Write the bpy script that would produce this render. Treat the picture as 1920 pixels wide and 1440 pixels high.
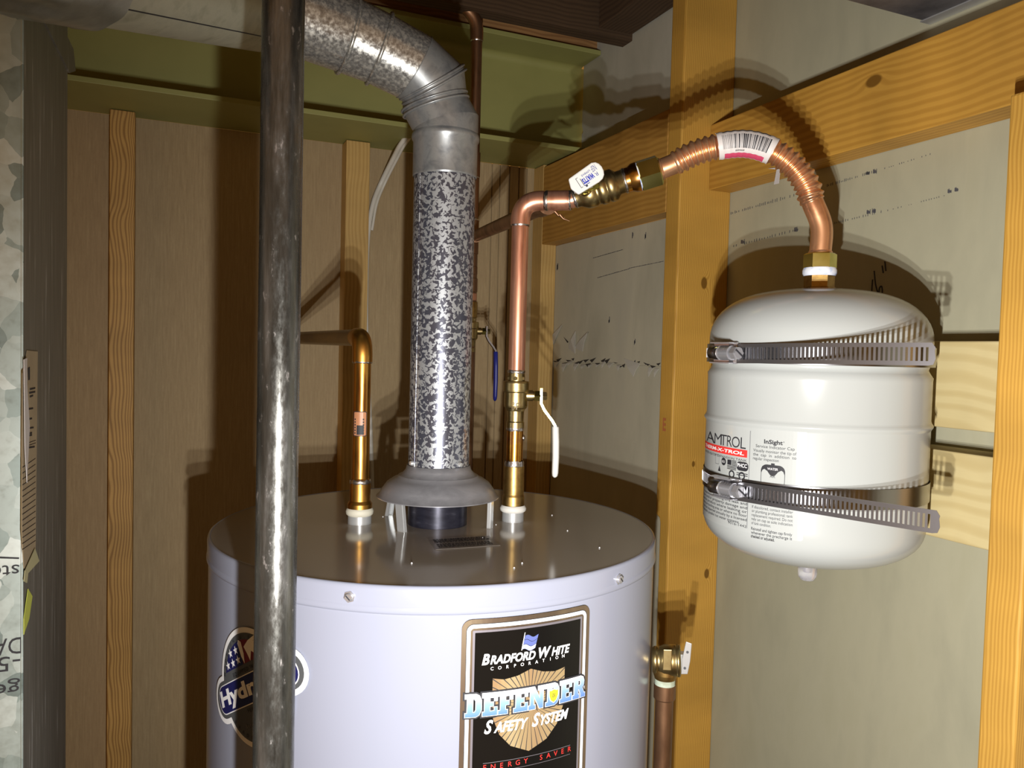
import bpy, bmesh, math, random
from mathutils import Vector, Matrix
for _o in list(bpy.data.objects): bpy.data.objects.remove(_o, do_unlink=True)
S = bpy.context.scene
COL = S.collection
PI = math.pi
random.seed(7)

# ------------------------------------------------------------------ camera
FPX = 1487.0
YAW, PITCH, ROLL = math.radians(23.6), math.radians(-2.29), math.radians(1.45)
_f = Vector((math.sin(YAW)*math.cos(PITCH), math.cos(YAW)*math.cos(PITCH), math.sin(PITCH)))
_r0 = Vector((math.cos(YAW), -math.sin(YAW), 0)); _u0 = _r0.cross(_f)
_r = math.cos(ROLL)*_r0 + math.sin(ROLL)*_u0
_u = -math.sin(ROLL)*_r0 + math.cos(ROLL)*_u0
cd = bpy.data.cameras.new('camera'); cd.sensor_width = 36; cd.lens = FPX/1920*36; cd.clip_start = .01
cam = bpy.data.objects.new('camera', cd); COL.objects.link(cam)
cam.matrix_world = Matrix(((_r.x,_u.x,-_f.x,0),(_r.y,_u.y,-_f.y,0),(_r.z,_u.z,-_f.z,0),(0,0,0,1)))
S.camera = cam
S.view_settings.view_transform = 'Standard'; S.view_settings.look = 'None'
S.view_settings.gamma = 1; S.view_settings.use_curve_mapping = False
S.view_settings.exposure = 0.0
# ------------------------------------------------------------------ light
W = bpy.data.worlds.new('world'); S.world = W; W.use_nodes = True
W.node_tree.nodes['Background'].inputs[0].default_value = (1.0, .47, .105, 1)
W.node_tree.nodes['Background'].inputs[1].default_value = .29
def spot(name, loc, aim, power, color, size, angle):
    l = bpy.data.lights.new(name, 'SPOT'); l.energy = power; l.color = color; l.shadow_soft_size = size
    l.spot_size = math.radians(angle); l.spot_blend = 1.0
    o = bpy.data.objects.new(name, l); COL.objects.link(o); o.location = loc
    o.rotation_euler = (Vector(aim)-Vector(loc)).to_track_quat('-Z', 'Y').to_euler(); return o
for i, dz in enumerate((-.035, 0, .035)):           # the hand-held work light: three small emitters one above the other
    spot('work_light', (.05+.003*i, .09, -.192+dz), (1.0, 1.15, -.36), 19.5, (1.0, .985, .96), .004, 144)

# ------------------------------------------------------------------ pixel rays -> points at a chosen real depth
def ray(x, y):
    d = (x-960)*_r - (y-720)*_u + FPX*_f
    return d/math.hypot(d.x, d.y)
def atX(x, y, X): d = ray(x, y); return d*(X/d.x)
def atY(x, y, Y): d = ray(x, y); return d*(Y/d.y)
def atZ(x, y, Z): d = ray(x, y); return d*(Z/d.z)
def atD(x, y, D): return ray(x, y)*D
def atline(x, y, A, B):                             # on the vertical plane through A and B
    d = ray(x, y); n = Vector((B.y-A.y, A.x-B.x, 0))
    return d*(A.dot(n)/d.dot(n))

# ------------------------------------------------------------------ materials
def nodes(name):
    m = bpy.data.materials.new(name); m.use_nodes = True
    nt = m.node_tree; b = nt.nodes['Principled BSDF']
    return m, nt, b
def N(nt, t, **k):
    n = nt.nodes.new(t)
    for a, v in k.items():
        if a in ('inp',):
            for i, x in v.items(): n.inputs[i].default_value = x
        else: setattr(n, a, v)
    return n
def ramp(nt, fac, stops, interp='LINEAR'):
    r = nt.nodes.new('ShaderNodeValToRGB'); r.color_ramp.interpolation = interp
    e = r.color_ramp.elements
    while len(e) < len(stops): e.new(.5)
    for i, (p, c) in enumerate(stops):
        e[i].position = p; e[i].color = (*c, 1) if len(c) == 3 else c
    nt.links.new(fac, r.inputs[0]); return r.outputs[0]
def coords(nt, scale=(1,1,1), rnd=True):
    tc = nt.nodes.new('ShaderNodeTexCoord'); mp = nt.nodes.new('ShaderNodeMapping')
    mp.inputs['Scale'].default_value = scale
    nt.links.new(tc.outputs['Object'], mp.inputs['Vector'])
    return mp.outputs[0]
def noise(nt, vec, scale, detail=3, rough=.55, dist=0):
    n = N(nt, 'ShaderNodeTexNoise'); n.inputs['Scale'].default_value = scale; n.inputs['Detail'].default_value = detail
    n.inputs['Roughness'].default_value = rough; n.inputs['Distortion'].default_value = dist
    nt.links.new(vec, n.inputs['Vector']); return n.outputs['Fac']
def mth(nt, op, a, b=0., c=None):
    n = N(nt, 'ShaderNodeMath', operation=op)
    for i, v in enumerate((a, b) if c is None else (a, b, c)):
        if isinstance(v, (int, float)): n.inputs[i].default_value = v
        else: nt.links.new(v, n.inputs[i])
    return n.outputs[0]
def mix(nt, fac, a, b, blend='MIX'):
    n = N(nt, 'ShaderNodeMix', data_type='RGBA', blend_type=blend)
    for i, v in ((0, fac), (6, a), (7, b)):
        if isinstance(v, (int, float)): n.inputs[i].default_value = v
        elif isinstance(v, tuple): n.inputs[i].default_value = (*v, 1)
        else: nt.links.new(v, n.inputs[i])
    return n.outputs[2]
def bump(nt, b, h, s=.2, d=.002):
    n = N(nt, 'ShaderNodeBump'); n.inputs['Strength'].default_value = s; n.inputs['Distance'].default_value = d
    nt.links.new(h, n.inputs['Height']); nt.links.new(n.outputs[0], b.inputs['Normal'])
def plain(name, c, rough=.5, metal=0., spec=.5):
    m, nt, b = nodes(name); b.inputs['Base Color'].default_value = (*c, 1)
    b.inputs['Roughness'].default_value = rough; b.inputs['Metallic'].default_value = metal
    b.inputs['Specular IOR Level'].default_value = spec
    m.diffuse_color = (*c, 1); return m
def varied(name, stops, scale=(1,1,1), nscale=20, rough=.5, metal=0., detail=5, dist=0., bmp=0., r2=None, spec=.5):
    m, nt, b = nodes(name); v = coords(nt, scale); f = noise(nt, v, nscale, detail, .6, dist)
    nt.links.new(ramp(nt, f, stops), b.inputs['Base Color'])
    b.inputs['Roughness'].default_value = rough; b.inputs['Metallic'].default_value = metal
    b.inputs['Specular IOR Level'].default_value = spec
    if r2 is not None:
        nt.links.new(ramp(nt, f, [(.35,(rough,)*3),(.65,(r2,)*3)]), b.inputs['Roughness'])
    if bmp: bump(nt, b, f, bmp)
    return m
def wood(name, light, dark, freq=170., warp=.01, knots=(), rough=.6, tint=None, spec=.35, zstretch=.5, lines=.7):
    """grain runs along local z; knots are (x, y, z, radius) in local metres"""
    m, nt, b = nodes(name)
    tc = N(nt, 'ShaderNodeTexCoord'); oi = N(nt, 'ShaderNodeObjectInfo')
    off = N(nt, 'ShaderNodeVectorMath', operation='ADD')
    sc = N(nt, 'ShaderNodeVectorMath', operation='SCALE'); sc.inputs[0].default_value = (3.1, 5.7, 9.3)
    nt.links.new(oi.outputs['Random'], sc.inputs['Scale'])
    nt.links.new(tc.outputs['Object'], off.inputs[0]); nt.links.new(sc.outputs[0], off.inputs[1])
    mp = N(nt, 'ShaderNodeMapping'); mp.inputs['Scale'].default_value = (1, 1, zstretch*.12); nt.links.new(off.outputs[0], mp.inputs[0])
    w1 = noise(nt, mp.outputs[0], 22, 2, .5)
    mp3 = N(nt, 'ShaderNodeMapping'); mp3.inputs['Scale'].default_value = (.35, .35, 1); nt.links.new(off.outputs[0], mp3.inputs[0])
    w2 = noise(nt, mp3.outputs[0], 9*zstretch+3, 2, .5)
    sx = N(nt, 'ShaderNodeSeparateXYZ'); nt.links.new(tc.outputs['Object'], sx.inputs[0])
    p = mth(nt, 'ADD', sx.outputs[0], mth(nt, 'MULTIPLY', sx.outputs[1], .83))
    p = mth(nt, 'ADD', p, mth(nt, 'MULTIPLY', w1, warp*3))
    p = mth(nt, 'ADD', p, mth(nt, 'MULTIPLY', w2, warp*4))
    kd = None
    for (kx, ky, kz, kr) in knots:
        vd = N(nt, 'ShaderNodeVectorMath', operation='SUBTRACT'); nt.links.new(tc.outputs['Object'], vd.inputs[0]); vd.inputs[1].default_value = (kx, ky, kz)
        mk = N(nt, 'ShaderNodeVectorMath', operation='MULTIPLY'); nt.links.new(vd.outputs[0], mk.inputs[0]); mk.inputs[1].default_value = (1, 1, .6)
        ln = N(nt, 'ShaderNodeVectorMath', operation='LENGTH'); nt.links.new(mk.outputs[0], ln.inputs[0])
        q = mth(nt, 'DIVIDE', ln.outputs['Value'], kr)
        g = mth(nt, 'POWER', 2.718, mth(nt, 'MULTIPLY', mth(nt, 'POWER', q, 2.), -.35))
        p = mth(nt, 'ADD', p, mth(nt, 'MULTIPLY', g, kr*1.7))
        d = mth(nt, 'SUBTRACT', 1.25, q)
        kd = d if kd is None else mth(nt, 'MAXIMUM', kd, d)
    s = mth(nt, 'SINE', mth(nt, 'MULTIPLY', p, freq*6.283))
    s = mth(nt, 'MULTIPLY_ADD', s, .5, .5)
    mp2 = N(nt, 'ShaderNodeMapping'); mp2.inputs['Scale'].default_value = (1, 1, .02); nt.links.new(off.outputs[0], mp2.inputs[0])
    fib = noise(nt, mp2.outputs[0], 900, 3, .7)
    big = noise(nt, mp3.outputs[0], 7, 3, .6)
    mid = tuple(.6*a+.4*c for a, c in zip(light, dark))
    c = ramp(nt, s, [(0, tuple(lines*d_+(1-lines)*m_ for d_, m_ in zip(dark, mid))), (.38, mid), (.75, light), (1, light)])
    c = mix(nt, mth(nt, 'MULTIPLY', fib, .55), c, mid)
    hv = N(nt, 'ShaderNodeHueSaturation'); nt.links.new(c, hv.inputs['Color'])
    nt.links.new(mth(nt, 'MULTIPLY_ADD', big, .7, .62), hv.inputs['Value'])
    c = hv.outputs[0]
    if kd is not None:
        kf = N(nt, 'ShaderNodeClamp'); nt.links.new(mth(nt, 'MULTIPLY', kd, 3.), kf.inputs[0])
        c = mix(nt, kf.outputs[0], c, tuple(v*.5 for v in dark))
    nt.links.new(c, b.inputs['Base Color']); b.inputs['Roughness'].default_value = rough
    b.inputs['Specular IOR Level'].default_value = spec
    bump(nt, b, mth(nt, 'ADD', s, fib), .12, .0006)
    return m
def spangle(name, stops, scale, rough=.4, metal=.8, dist=.0):
    m, nt, b = nodes(name); v = coords(nt)
    n1 = N(nt, 'ShaderNodeTexNoise'); n1.inputs['Scale'].default_value = scale*.9; n1.inputs['Detail'].default_value = 3
    nt.links.new(v, n1.inputs['Vector'])
    mx = N(nt, 'ShaderNodeVectorMath', operation='MULTIPLY_ADD'); nt.links.new(n1.outputs['Color'], mx.inputs[0])
    mx.inputs[1].default_value = (dist,)*3; nt.links.new(v, mx.inputs[2])
    vo = N(nt, 'ShaderNodeTexVoronoi'); vo.inputs['Scale'].default_value = scale; nt.links.new(mx.outputs[0], vo.inputs['Vector'])
    sp = N(nt, 'ShaderNodeSeparateColor'); nt.links.new(vo.outputs['Color'], sp.inputs[0])
    f2 = noise(nt, v, scale*2.2, 4, .65)
    f = mth(nt, 'MULTIPLY_ADD', sp.outputs[0], .75, mth(nt, 'MULTIPLY', f2, .25))
    nt.links.new(ramp(nt, f, stops), b.inputs['Base Color'])
    nt.links.new(ramp(nt, f2, [(.3,(rough*.7,)*3),(.7,(min(1,rough*1.3),)*3)]), b.inputs['Roughness'])
    b.inputs['Metallic'].default_value = metal
    bump(nt, b, f, .08, .0006)
    return m

M = {}
M['jacket'] = plain('heater_enamel', (.285, .30, .375), .22)
M['lid'] = plain('shaded_lid_enamel', (.40, .365, .31), .12, 0, .6)  # same paint as the jacket; its unlit brown shade is put into the colour
M['white_tank'] = plain('tank_paint', (.41, .43, .42), .2)
M['black'] = plain('black', (.012, .012, .013), .35)
M['ink'] = plain('ink', (.02, .02, .025), .6)
M['grey_ink'] = plain('grey_ink', (.09, .09, .1), .6)
M['redink'] = plain('red_ink', (.75, .035, .03), .5)
M['white'] = plain('white_print', (.85, .85, .86), .45)
M['paper'] = plain('paper_label', (.72, .68, .66), .5)
M['pink'] = plain('pink_print', (.62, .07, .15), .5)
M['label_black'] = plain('label_black', (.006, .0055, .005), .12, 0, .25)
M['foil'] = varied('label_foil', [(.3,(.16,.13,.12)),(.5,(.34,.26,.19)),(.7,(.5,.42,.28))], (1,1,.15), 16, .28, .85)
M['foil_grey'] = plain('label_foil_grey', (.30, .28, .32), .35, .6)
M['gold'] = varied('shield_foil', [(.3,(.42,.22,.12)),(.5,(.55,.42,.22)),(.7,(.66,.55,.34))], (1,1,.1), 14, .3, .5)
M['navy'] = plain('navy', (.012, .014, .09), .3)
M['slate'] = plain('badge_grey', (.085, .09, .095), .35)
M['darkred'] = plain('dark_red', (.16, .012, .02), .4)
M['blue_mid'] = plain('logo_blue', (.10, .13, .34), .4)
M['blue_pale'] = plain('logo_pale', (.36, .40, .68), .4)
M['yellow'] = plain('yellow_print', (.9, .72, .03), .45)
M['bluetext'] = plain('blue_print', (.01, .03, .42), .5)
M['copper'] = varied('bright_copper', [(.3,(.55,.23,.14)),(.55,(.82,.42,.28)),(.75,(.66,.30,.19))], (1,1,.12), 60, .27, .85, 4, 0, 0, .36)
M['copper_hose'] = varied('hose_copper', [(.3,(.62,.29,.15)),(.55,(.88,.49,.27)),(.75,(.74,.38,.21))], (1,1,1), 25, .26, .85, 4, 0, 0, .34)
M['copper_old'] = varied('aged_copper', [(.3,(.30,.12,.03)),(.5,(.62,.32,.07)),(.62,(.50,.26,.05)),(.8,(.26,.09,.03))], (1,1,.2), 40, .28, 1., 4, .3, 0, .42)
M['copper_dull'] = varied('dull_copper', [(.3,(.15,.08,.045)),(.6,(.32,.18,.10)),(.8,(.22,.12,.07))], (1,1,.2), 50, .42, .9, 4, .3)
M['copper_burnt'] = varied('burnt_copper', [(.28,(.10,.05,.03)),(.42,(.45,.20,.03)),(.55,(.62,.32,.06)),(.7,(.36,.13,.09)),(.8,(.2,.09,.07))], (.6,.6,1), 32, .25, 1., 4, .3)
M['solder'] = varied('solder', [(.3,(.35,.32,.30)),(.7,(.85,.84,.84))], (1,1,1), 260, .3, 1., 4)
M['brass'] = varied('brass', [(.3,(.36,.27,.12)),(.6,(.50,.40,.19)),(.8,(.42,.33,.15))], (1,1,1), 60, .34, 1., 4)
M['brass_bright'] = varied('bright_brass', [(.3,(.55,.50,.13)),(.7,(.80,.74,.28))], (1,1,1), 30, .22, 1., 3)
M['brass_old'] = varied('aged_brass', [(.3,(.26,.14,.05)),(.55,(.46,.30,.10)),(.75,(.35,.21,.08))], (1,1,1), 70, .4, 1., 4)
M['zinc'] = plain('zinc', (.55, .56, .56), .3, .6)
M['steel'] = plain('bright_steel', (.60, .60, .63), .22, .75)
M['dark_steel'] = plain('clamp_steel', (.30, .30, .32), .26, 1.)
M['tail_steel'] = plain('tail_steel', (.27, .27, .29), .28, .9)
M['copper_run'] = varied('shaded_gold_copper', [(.3,(.16,.09,.025)),(.6,(.30,.18,.05)),(.8,(.2,.1,.03))], (1,.2,1), 40, .35, .9, 4, .3)  # darker copper for the run: weak grazing light is put into the colour
M['tape'] = varied('thread_tape', [(.35,(.25,.38,.75)),(.5,(.72,.76,.85)),(.7,(.85,.86,.88))], (1,1,1), 60, .6)
M['grip_white'] = plain('white_grip', (.78, .78, .75), .3)
M['grip_blue'] = plain('blue_grip', (.012, .02, .20), .3)
M['cable'] = plain('white_cable', (.66, .64, .57), .45)
M['gyp'] = varied('drywall_paper', [(.3,(.35,.335,.235)),(.55,(.415,.395,.275)),(.75,(.38,.36,.24))], (1,1,.35), 9, .85, 0, 6, .3, .05)
M['gyp_grey'] = varied('old_drywall', [(.3,(.37,.345,.255)),(.55,(.46,.43,.32)),(.75,(.415,.39,.30))], (1,1,.3), 8, .8, 0, 6, .4, .05)
M['gyp_pale'] = varied('upper_drywall', [(.3,(.40,.385,.31)),(.6,(.48,.46,.38))], (1,1,.5), 10, .85, 0, 6, .3, .05)
M['gyp_core'] = plain('torn_paper', (.44, .42, .36), .8)
M['crack'] = plain('crack', (.03, .025, .02), .9)
M['beam_paint'] = varied('olive_paint', [(.3,(.27,.27,.085)),(.6,(.31,.305,.10)),(.8,(.285,.285,.095))], (1,1,1), 5, .55, 0, 5)
M['panel'] = None
M['flue_black'] = varied('flue_black', [(.3,(.012,.012,.02)),(.6,(.03,.03,.045)),(.8,(.12,.12,.15))], (1,1,4), 30, .3, .5)
M['hood'] = varied('hood_zinc', [(.3,(.22,.22,.235)),(.55,(.32,.32,.34)),(.8,(.27,.27,.29))], (1,1,2.5), 22, .38, .5, 5, .3)
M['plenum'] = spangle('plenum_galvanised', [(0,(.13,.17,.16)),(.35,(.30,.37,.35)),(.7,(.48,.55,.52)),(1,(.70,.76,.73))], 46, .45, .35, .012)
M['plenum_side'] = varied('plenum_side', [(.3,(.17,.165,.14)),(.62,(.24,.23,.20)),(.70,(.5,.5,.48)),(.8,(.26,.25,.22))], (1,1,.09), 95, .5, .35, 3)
M['duct_dull'] = varied('dull_duct', [(.3,(.33,.33,.25)),(.5,(.47,.47,.37)),(.75,(.40,.40,.32))], (1,1,1), 40, .5, .45, 6)
M['duct_grey'] = varied('duct_grey', [(.3,(.22,.23,.20)),(.7,(.36,.37,.33))], (1,1,1), 40, .42, .6, 6)
M['shiny'] = varied('shiny_galvanised', [(.3,(.24,.24,.235)),(.5,(.42,.42,.40)),(.68,(.70,.69,.63))], (1,1,1), 230, .2, .7, 3, 0, .06, .38)
M['elbow_metal'] = varied('elbow_galvanised', [(.3,(.19,.20,.21)),(.55,(.30,.31,.31)),(.8,(.25,.26,.265))], (1,1,1), 60, .36, .55, 5, .5)
M['dark_duct'] = varied('dark_duct', [(.3,(.10,.10,.11)),(.6,(.2,.2,.21)),(.8,(.15,.15,.16))], (1,1,1), 22, .5, .6, 5)
M['black_pipe'] = None
M['manila'] = varied('manila_label', [(.3,(.36,.285,.18)),(.7,(.45,.36,.23))], (1,1,1), 20, .7)
M['foam'] = plain('foam_scrap', (.62, .58, .56), .9)
M['deck'] = varied('shaded_subfloor', [(.3,(.02,.012,.007)),(.7,(.035,.02,.012))], (1,.1,1), 20, .9)  # near black: the shade between the joists is painted into the boards
M['floor'] = varied('concrete', [(.3,(.12,.115,.10)),(.7,(.2,.19,.17))], (1,1,1), 9, .9)
# mottled vent pipe: crisp pale flakes over dark zinc
m, nt, b = nodes('mottled_zinc'); v = coords(nt)
f = noise(nt, v, 200, 2.2, .55, .7)
f2 = noise(nt, v, 16, 2, .5)
fm = mth(nt, 'ADD', f, mth(nt, 'MULTIPLY', mth(nt, 'SUBTRACT', f2, .5), .22))
nt.links.new(ramp(nt, fm, [(.50,(.085,.088,.115)),(.518,(.36,.375,.39))]), b.inputs['Base Color'])
nt.links.new(ramp(nt, fm, [(.50,(.28,)*3),(.518,(.46,)*3)]), b.inputs['Roughness'])
b.inputs['Metallic'].default_value = .55; M['mottled'] = m
# dark steel gas pipe with worn, streaked oil coat
m, nt, b = nodes('steel_gas_pipe'); v = coords(nt, (1,1,.1)); v2 = coords(nt, (1,1,.4))
f = noise(nt, v, 70, 5, .65); f2 = noise(nt, v2, 160, 4, .7)
c = ramp(nt, f, [(.3,(.035,.034,.030)),(.5,(.095,.094,.086)),(.64,(.19,.19,.185)),(.8,(.075,.07,.058))])
c = mix(nt, ramp(nt, f2, [(.62,(0,)*3),(.72,(1,)*3)]), c, (.34,.32,.31))
nt.links.new(c, b.inputs['Base Color']); b.inputs['Metallic'].default_value = .75
nt.links.new(ramp(nt, f2, [(.4,(.2,)*3),(.72,(.5,)*3)]), b.inputs['Roughness']); bump(nt, b, f2, .15, .0006)
M['black_pipe'] = m
# back of old wall panelling: brown fibreboard with fine vertical streaks
m, nt, b = nodes('wall_panelling'); v = coords(nt, (1,1,.06)); v2 = coords(nt, (1,1,.5)); v3 = coords(nt, (1,1,.5))
f = noise(nt, v, 260, 4, .75); f2 = noise(nt, v2, 7, 5, .6); f3 = noise(nt, v3, 300, 2, .6)
c = ramp(nt, f, [(.3,(.27,.19,.092)),(.55,(.38,.28,.145)),(.75,(.50,.385,.215))])
c = mix(nt, mth(nt, 'MULTIPLY', f2, .7), c, (.31,.215,.11))
c = mix(nt, mth(nt, 'MULTIPLY', f3, .3), c, (.48,.38,.23))
nt.links.new(c, b.inputs['Base Color']); b.inputs['Roughness'].default_value = .75; M['panel'] = m
# blue gradient print
m, nt, b = nodes('blue_gradient_print')
tc = N(nt, 'ShaderNodeTexCoord'); sx = N(nt, 'ShaderNodeSeparateXYZ'); nt.links.new(tc.outputs['Generated'], sx.inputs[0])
nt.links.new(ramp(nt, sx.outputs[2], [(0,(.10,.20,.75)),(.5,(.22,.36,.85)),(1,(.45,.55,.9))]), b.inputs['Base Color'])
b.inputs['Roughness'].default_value = .35; M['blue_grad'] = m
# clear plastic for the indicator cap
m, nt, b = nodes('clear_plastic'); b.inputs['Base Color'].default_value = (.9,.9,.95,1); b.inputs['Roughness'].default_value = .05
b.inputs['Transmission Weight'].default_value = .75; b.inputs['IOR'].default_value = 1.45; M['clear'] = m
m, nt, b = nodes('clear_film'); b.inputs['Base Color'].default_value = (.34,.30,.26,1); b.inputs['Roughness'].default_value = .3
b.inputs['Alpha'].default_value = .6; M['film'] = m

# ------------------------------------------------------------------ mesh helpers (world coordinates)
OFF = {}
class G:
    """a bag of vertices and faces"""
    def __init__(s): s.v = []; s.f = []; s.sm = []
    def add(s, v, f, smooth=False):
        n = len(s.v); s.v += [tuple(p) for p in v]; s.f += [tuple(i+n for i in q) for q in f]; s.sm += [smooth]*len(f); return s
    def join(s, g): return s._j(g)
    def _j(s, g):
        n = len(s.v); s.v += g.v; s.f += [tuple(i+n for i in q) for q in g.f]; s.sm += g.sm; return s
def box(x0, x1, y0, y1, z0, z1):
    v = [(x,y,z) for z in (z0,z1) for y in (y0,y1) for x in (x0,x1)]
    return G().add(v, [(0,2,3,1),(4,5,7,6),(0,1,5,4),(2,6,7,3),(0,4,6,2),(1,3,7,5)])
def obox(c, ax, ay, az, hx, hy, hz):
    """oriented box: centre, three unit axes, half sizes"""
    v = [c+ax*(i*hx)+ay*(j*hy)+az*(k*hz) for k in (-1,1) for j in (-1,1) for i in (-1,1)]
    return G().add(v, [(0,2,3,1),(4,5,7,6),(0,1,5,4),(2,6,7,3),(0,4,6,2),(1,3,7,5)])
def frame(d, up=Vector((0,0,1))):
    d = Vector(d).normalized()
    if abs(d.dot(up)) > .95: up = Vector((0,1,0))
    a = up.cross(d).normalized(); return a, d.cross(a).normalized(), d
def lathe(prof, c, d=(0,0,1), n=48, cap0=True, cap1=True, smooth=True, phase=0.):
    """profile of (radius, height along d); consecutive equal points make a sharp edge"""
    a, b_, dd = frame(d); c = Vector(c); g = G(); v = []; f = []
    for r, h in prof:
        for i in range(n):
            t = 2*PI*i/n+phase; v.append(c+dd*h+(a*math.cos(t)+b_*math.sin(t))*r)
    for k in range(len(prof)-1):
        if prof[k] == prof[k+1]: continue
        for i in range(n):
            j = (i+1) % n; f.append((k*n+i, k*n+j, (k+1)*n+j, (k+1)*n+i))
    g.add(v, f, smooth)
    if cap0 and prof[0][0] > 1e-6: g.add(v[:n], [tuple(range(n-1,-1,-1))])
    if cap1 and prof[-1][0] > 1e-6: g.add(v[-n:], [tuple(range(n))])
    return g
def sharp(pts):
    """double every inner profile point so that edges stay crisp"""
    o = [pts[0]]
    for p in pts[1:-1]: o += [p, p]
    return o+[pts[-1]]
def resample(pts, step):
    pts = [Vector(p) for p in pts]; L = [0]
    for a, b_ in zip(pts, pts[1:]): L.append(L[-1]+(b_-a).length)
    n = max(2, int(L[-1]/step)+1); o = []; k = 0
    for i in range(n):
        s = L[-1]*i/(n-1)
        while k < len(L)-2 and L[k+1] < s: k += 1
        t = (s-L[k])/max(1e-9, L[k+1]-L[k]); o.append(pts[k].lerp(pts[k+1], t))
    return o, L[-1]
def spline(pts, per=12):
    """Catmull-Rom through the points"""
    P = [Vector(p) for p in pts]; P = [2*P[0]-P[1]]+P+[2*P[-1]-P[-2]]; o = []
    for i in range(1, len(P)-2):
        for k in range(per):
            t = k/per; a, b_, c, d = P[i-1], P[i], P[i+1], P[i+2]
            o.append(.5*((2*b_)+(c-a)*t+(2*a-5*b_+4*c-d)*t*t+(3*b_-a-3*c+d)*t**3))
    o.append(P[-2]); return o
def tube(pts, rad, n=20, cap=True, smooth=True):
    pts = [Vector(p) for p in pts]; m_ = len(pts); v = []; f = []
    d0 = (pts[1]-pts[0]).normalized(); a, b_, _ = frame(d0)
    for k in range(m_):
        d = (pts[min(k+1,m_-1)]-pts[max(k-1,0)]).normalized()
        a = (a-d*a.dot(d)).normalized(); b_ = d.cross(a)
        r = rad(k/(m_-1)) if callable(rad) else (rad[k] if isinstance(rad, (list,tuple)) else rad)
        for i in range(n):
            t = 2*PI*i/n; v.append(pts[k]+(a*math.cos(t)+b_*math.sin(t))*r)
    for k in range(m_-1):
        for i in range(n):
            j = (i+1) % n; f.append((k*n+i, k*n+j, (k+1)*n+j, (k+1)*n+i))
    g = G().add(v, f, smooth)
    if cap: g.add(v[:n], [tuple(range(n-1,-1,-1))]); g.add(v[-n:], [tuple(range(n))])
    return g
def bend(p0, corner, p1, r, n=10):
    """polyline p0 -> rounded corner -> p1"""
    p0, corner, p1 = Vector(p0), Vector(corner), Vector(p1)
    a = (p0-corner).normalized(); b_ = (p1-corner).normalized()
    s, e = corner+a*r, corner+b_*r
    return [s.lerp(corner, t).lerp(corner.lerp(e, t), t) for t in [i/n for i in range(n+1)]]
def prism(pts2, org, au, av, an, depth):
    """extrude a simple polygon given in (u, v) along an"""
    n = len(pts2); org = Vector(org)
    v = [org+au*p[0]+av*p[1] for p in pts2]+[org+au*p[0]+av*p[1]+an*depth for p in pts2]
    f = [tuple(range(n-1,-1,-1)), tuple(range(n,2*n))]+[(i,(i+1)%n,(i+1)%n+n,i+n) for i in range(n)]
    return G().add(v, f)
def mk(name, g, mat, parent=None, bevel=0., label=None):
    off = OFF.get(parent.name, Vector()) if parent else Vector()
    me = bpy.data.meshes.new(name)
    me.from_pydata([tuple(Vector(p)-off) for p in g.v], [], g.f)
    me.polygons.foreach_set('use_smooth', g.sm)
    bm = bmesh.new(); bm.from_mesh(me); bmesh.ops.remove_doubles(bm, verts=bm.verts, dist=1e-7) if bevel else None
    if bevel:
        bmesh.ops.bevel(bm, geom=[e for e in bm.edges if len(e.link_faces) == 2 and e.calc_face_angle(0) > .6], offset=bevel, segments=2, affect='EDGES', profile=.5, clamp_overlap=True)
    bmesh.ops.recalc_face_normals(bm, faces=bm.faces); bm.to_mesh(me); bm.free()
    me.update(); me.materials.append(mat)
    o = bpy.data.objects.new(name, me); COL.objects.link(o)
    if parent: o.parent = parent; OFF[o.name] = off
    else: OFF[o.name] = Vector()
    if label: o['label'] = label
    return o
def tag(o, label, cat, group=None):
    o['label'] = label; o['category'] = cat
    if group: o['group'] = group
    return o
def thing(name, label, cat, loc, group=None):
    o = bpy.data.objects.new(name, None); COL.objects.link(o); o.location = loc; o.empty_display_size = .02
    OFF[o.name] = Vector(loc); return tag(o, label, cat, group)
def struct(name, g=None, mat=None, loc=(0,0,0)):
    if g is None:
        o = bpy.data.objects.new(name, None); COL.objects.link(o); o.location = loc; OFF[o.name] = Vector(loc)
    else: o = mk(name, g, mat)
    o['kind'] = 'structure'; return o
def board(name, x0, x1, y0, y1, z0, z1, axis, mat, parent=None, bevel=.0015, rough=0., label=None):
    """a sawn board; its grain (local z) runs along the named world axis"""
    c = Vector(((x0+x1)/2, (y0+y1)/2, (z0+z1)/2)); d = {'x':x1-x0, 'y':y1-y0, 'z':z1-z0}
    R = {'z': Matrix.Identity(3), 'y': Matrix(((1,0,0),(0,0,1),(0,-1,0))), 'x': Matrix(((0,0,1),(0,1,0),(-1,0,0)))}[axis]
    loc = {'z': (d['x'],d['y'],d['z']), 'y': (d['x'],d['z'],d['y']), 'x': (d['z'],d['y'],d['x'])}[axis]
    hx, hy, hz = [s/2 for s in loc]
    bm = bmesh.new(); bmesh.ops.create_cube(bm, size=1)
    bmesh.ops.scale(bm, vec=(2*hx,2*hy,2*hz), verts=bm.verts)
    if bevel: bmesh.ops.bevel(bm, geom=list(bm.edges), offset=bevel, segments=2, affect='EDGES', profile=.5)
    me = bpy.data.meshes.new(name); bm.to_mesh(me); bm.free(); me.materials.append(mat)
    o = bpy.data.objects.new(name, me); COL.objects.link(o); OFF[o.name] = Vector()
    o.matrix_world = Matrix.Translation(c) @ R.to_4x4()
    if parent:
        o.parent = parent; o.location = c-OFF.get(parent.name, Vector())
    if label: o['label'] = label
    return o

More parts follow.
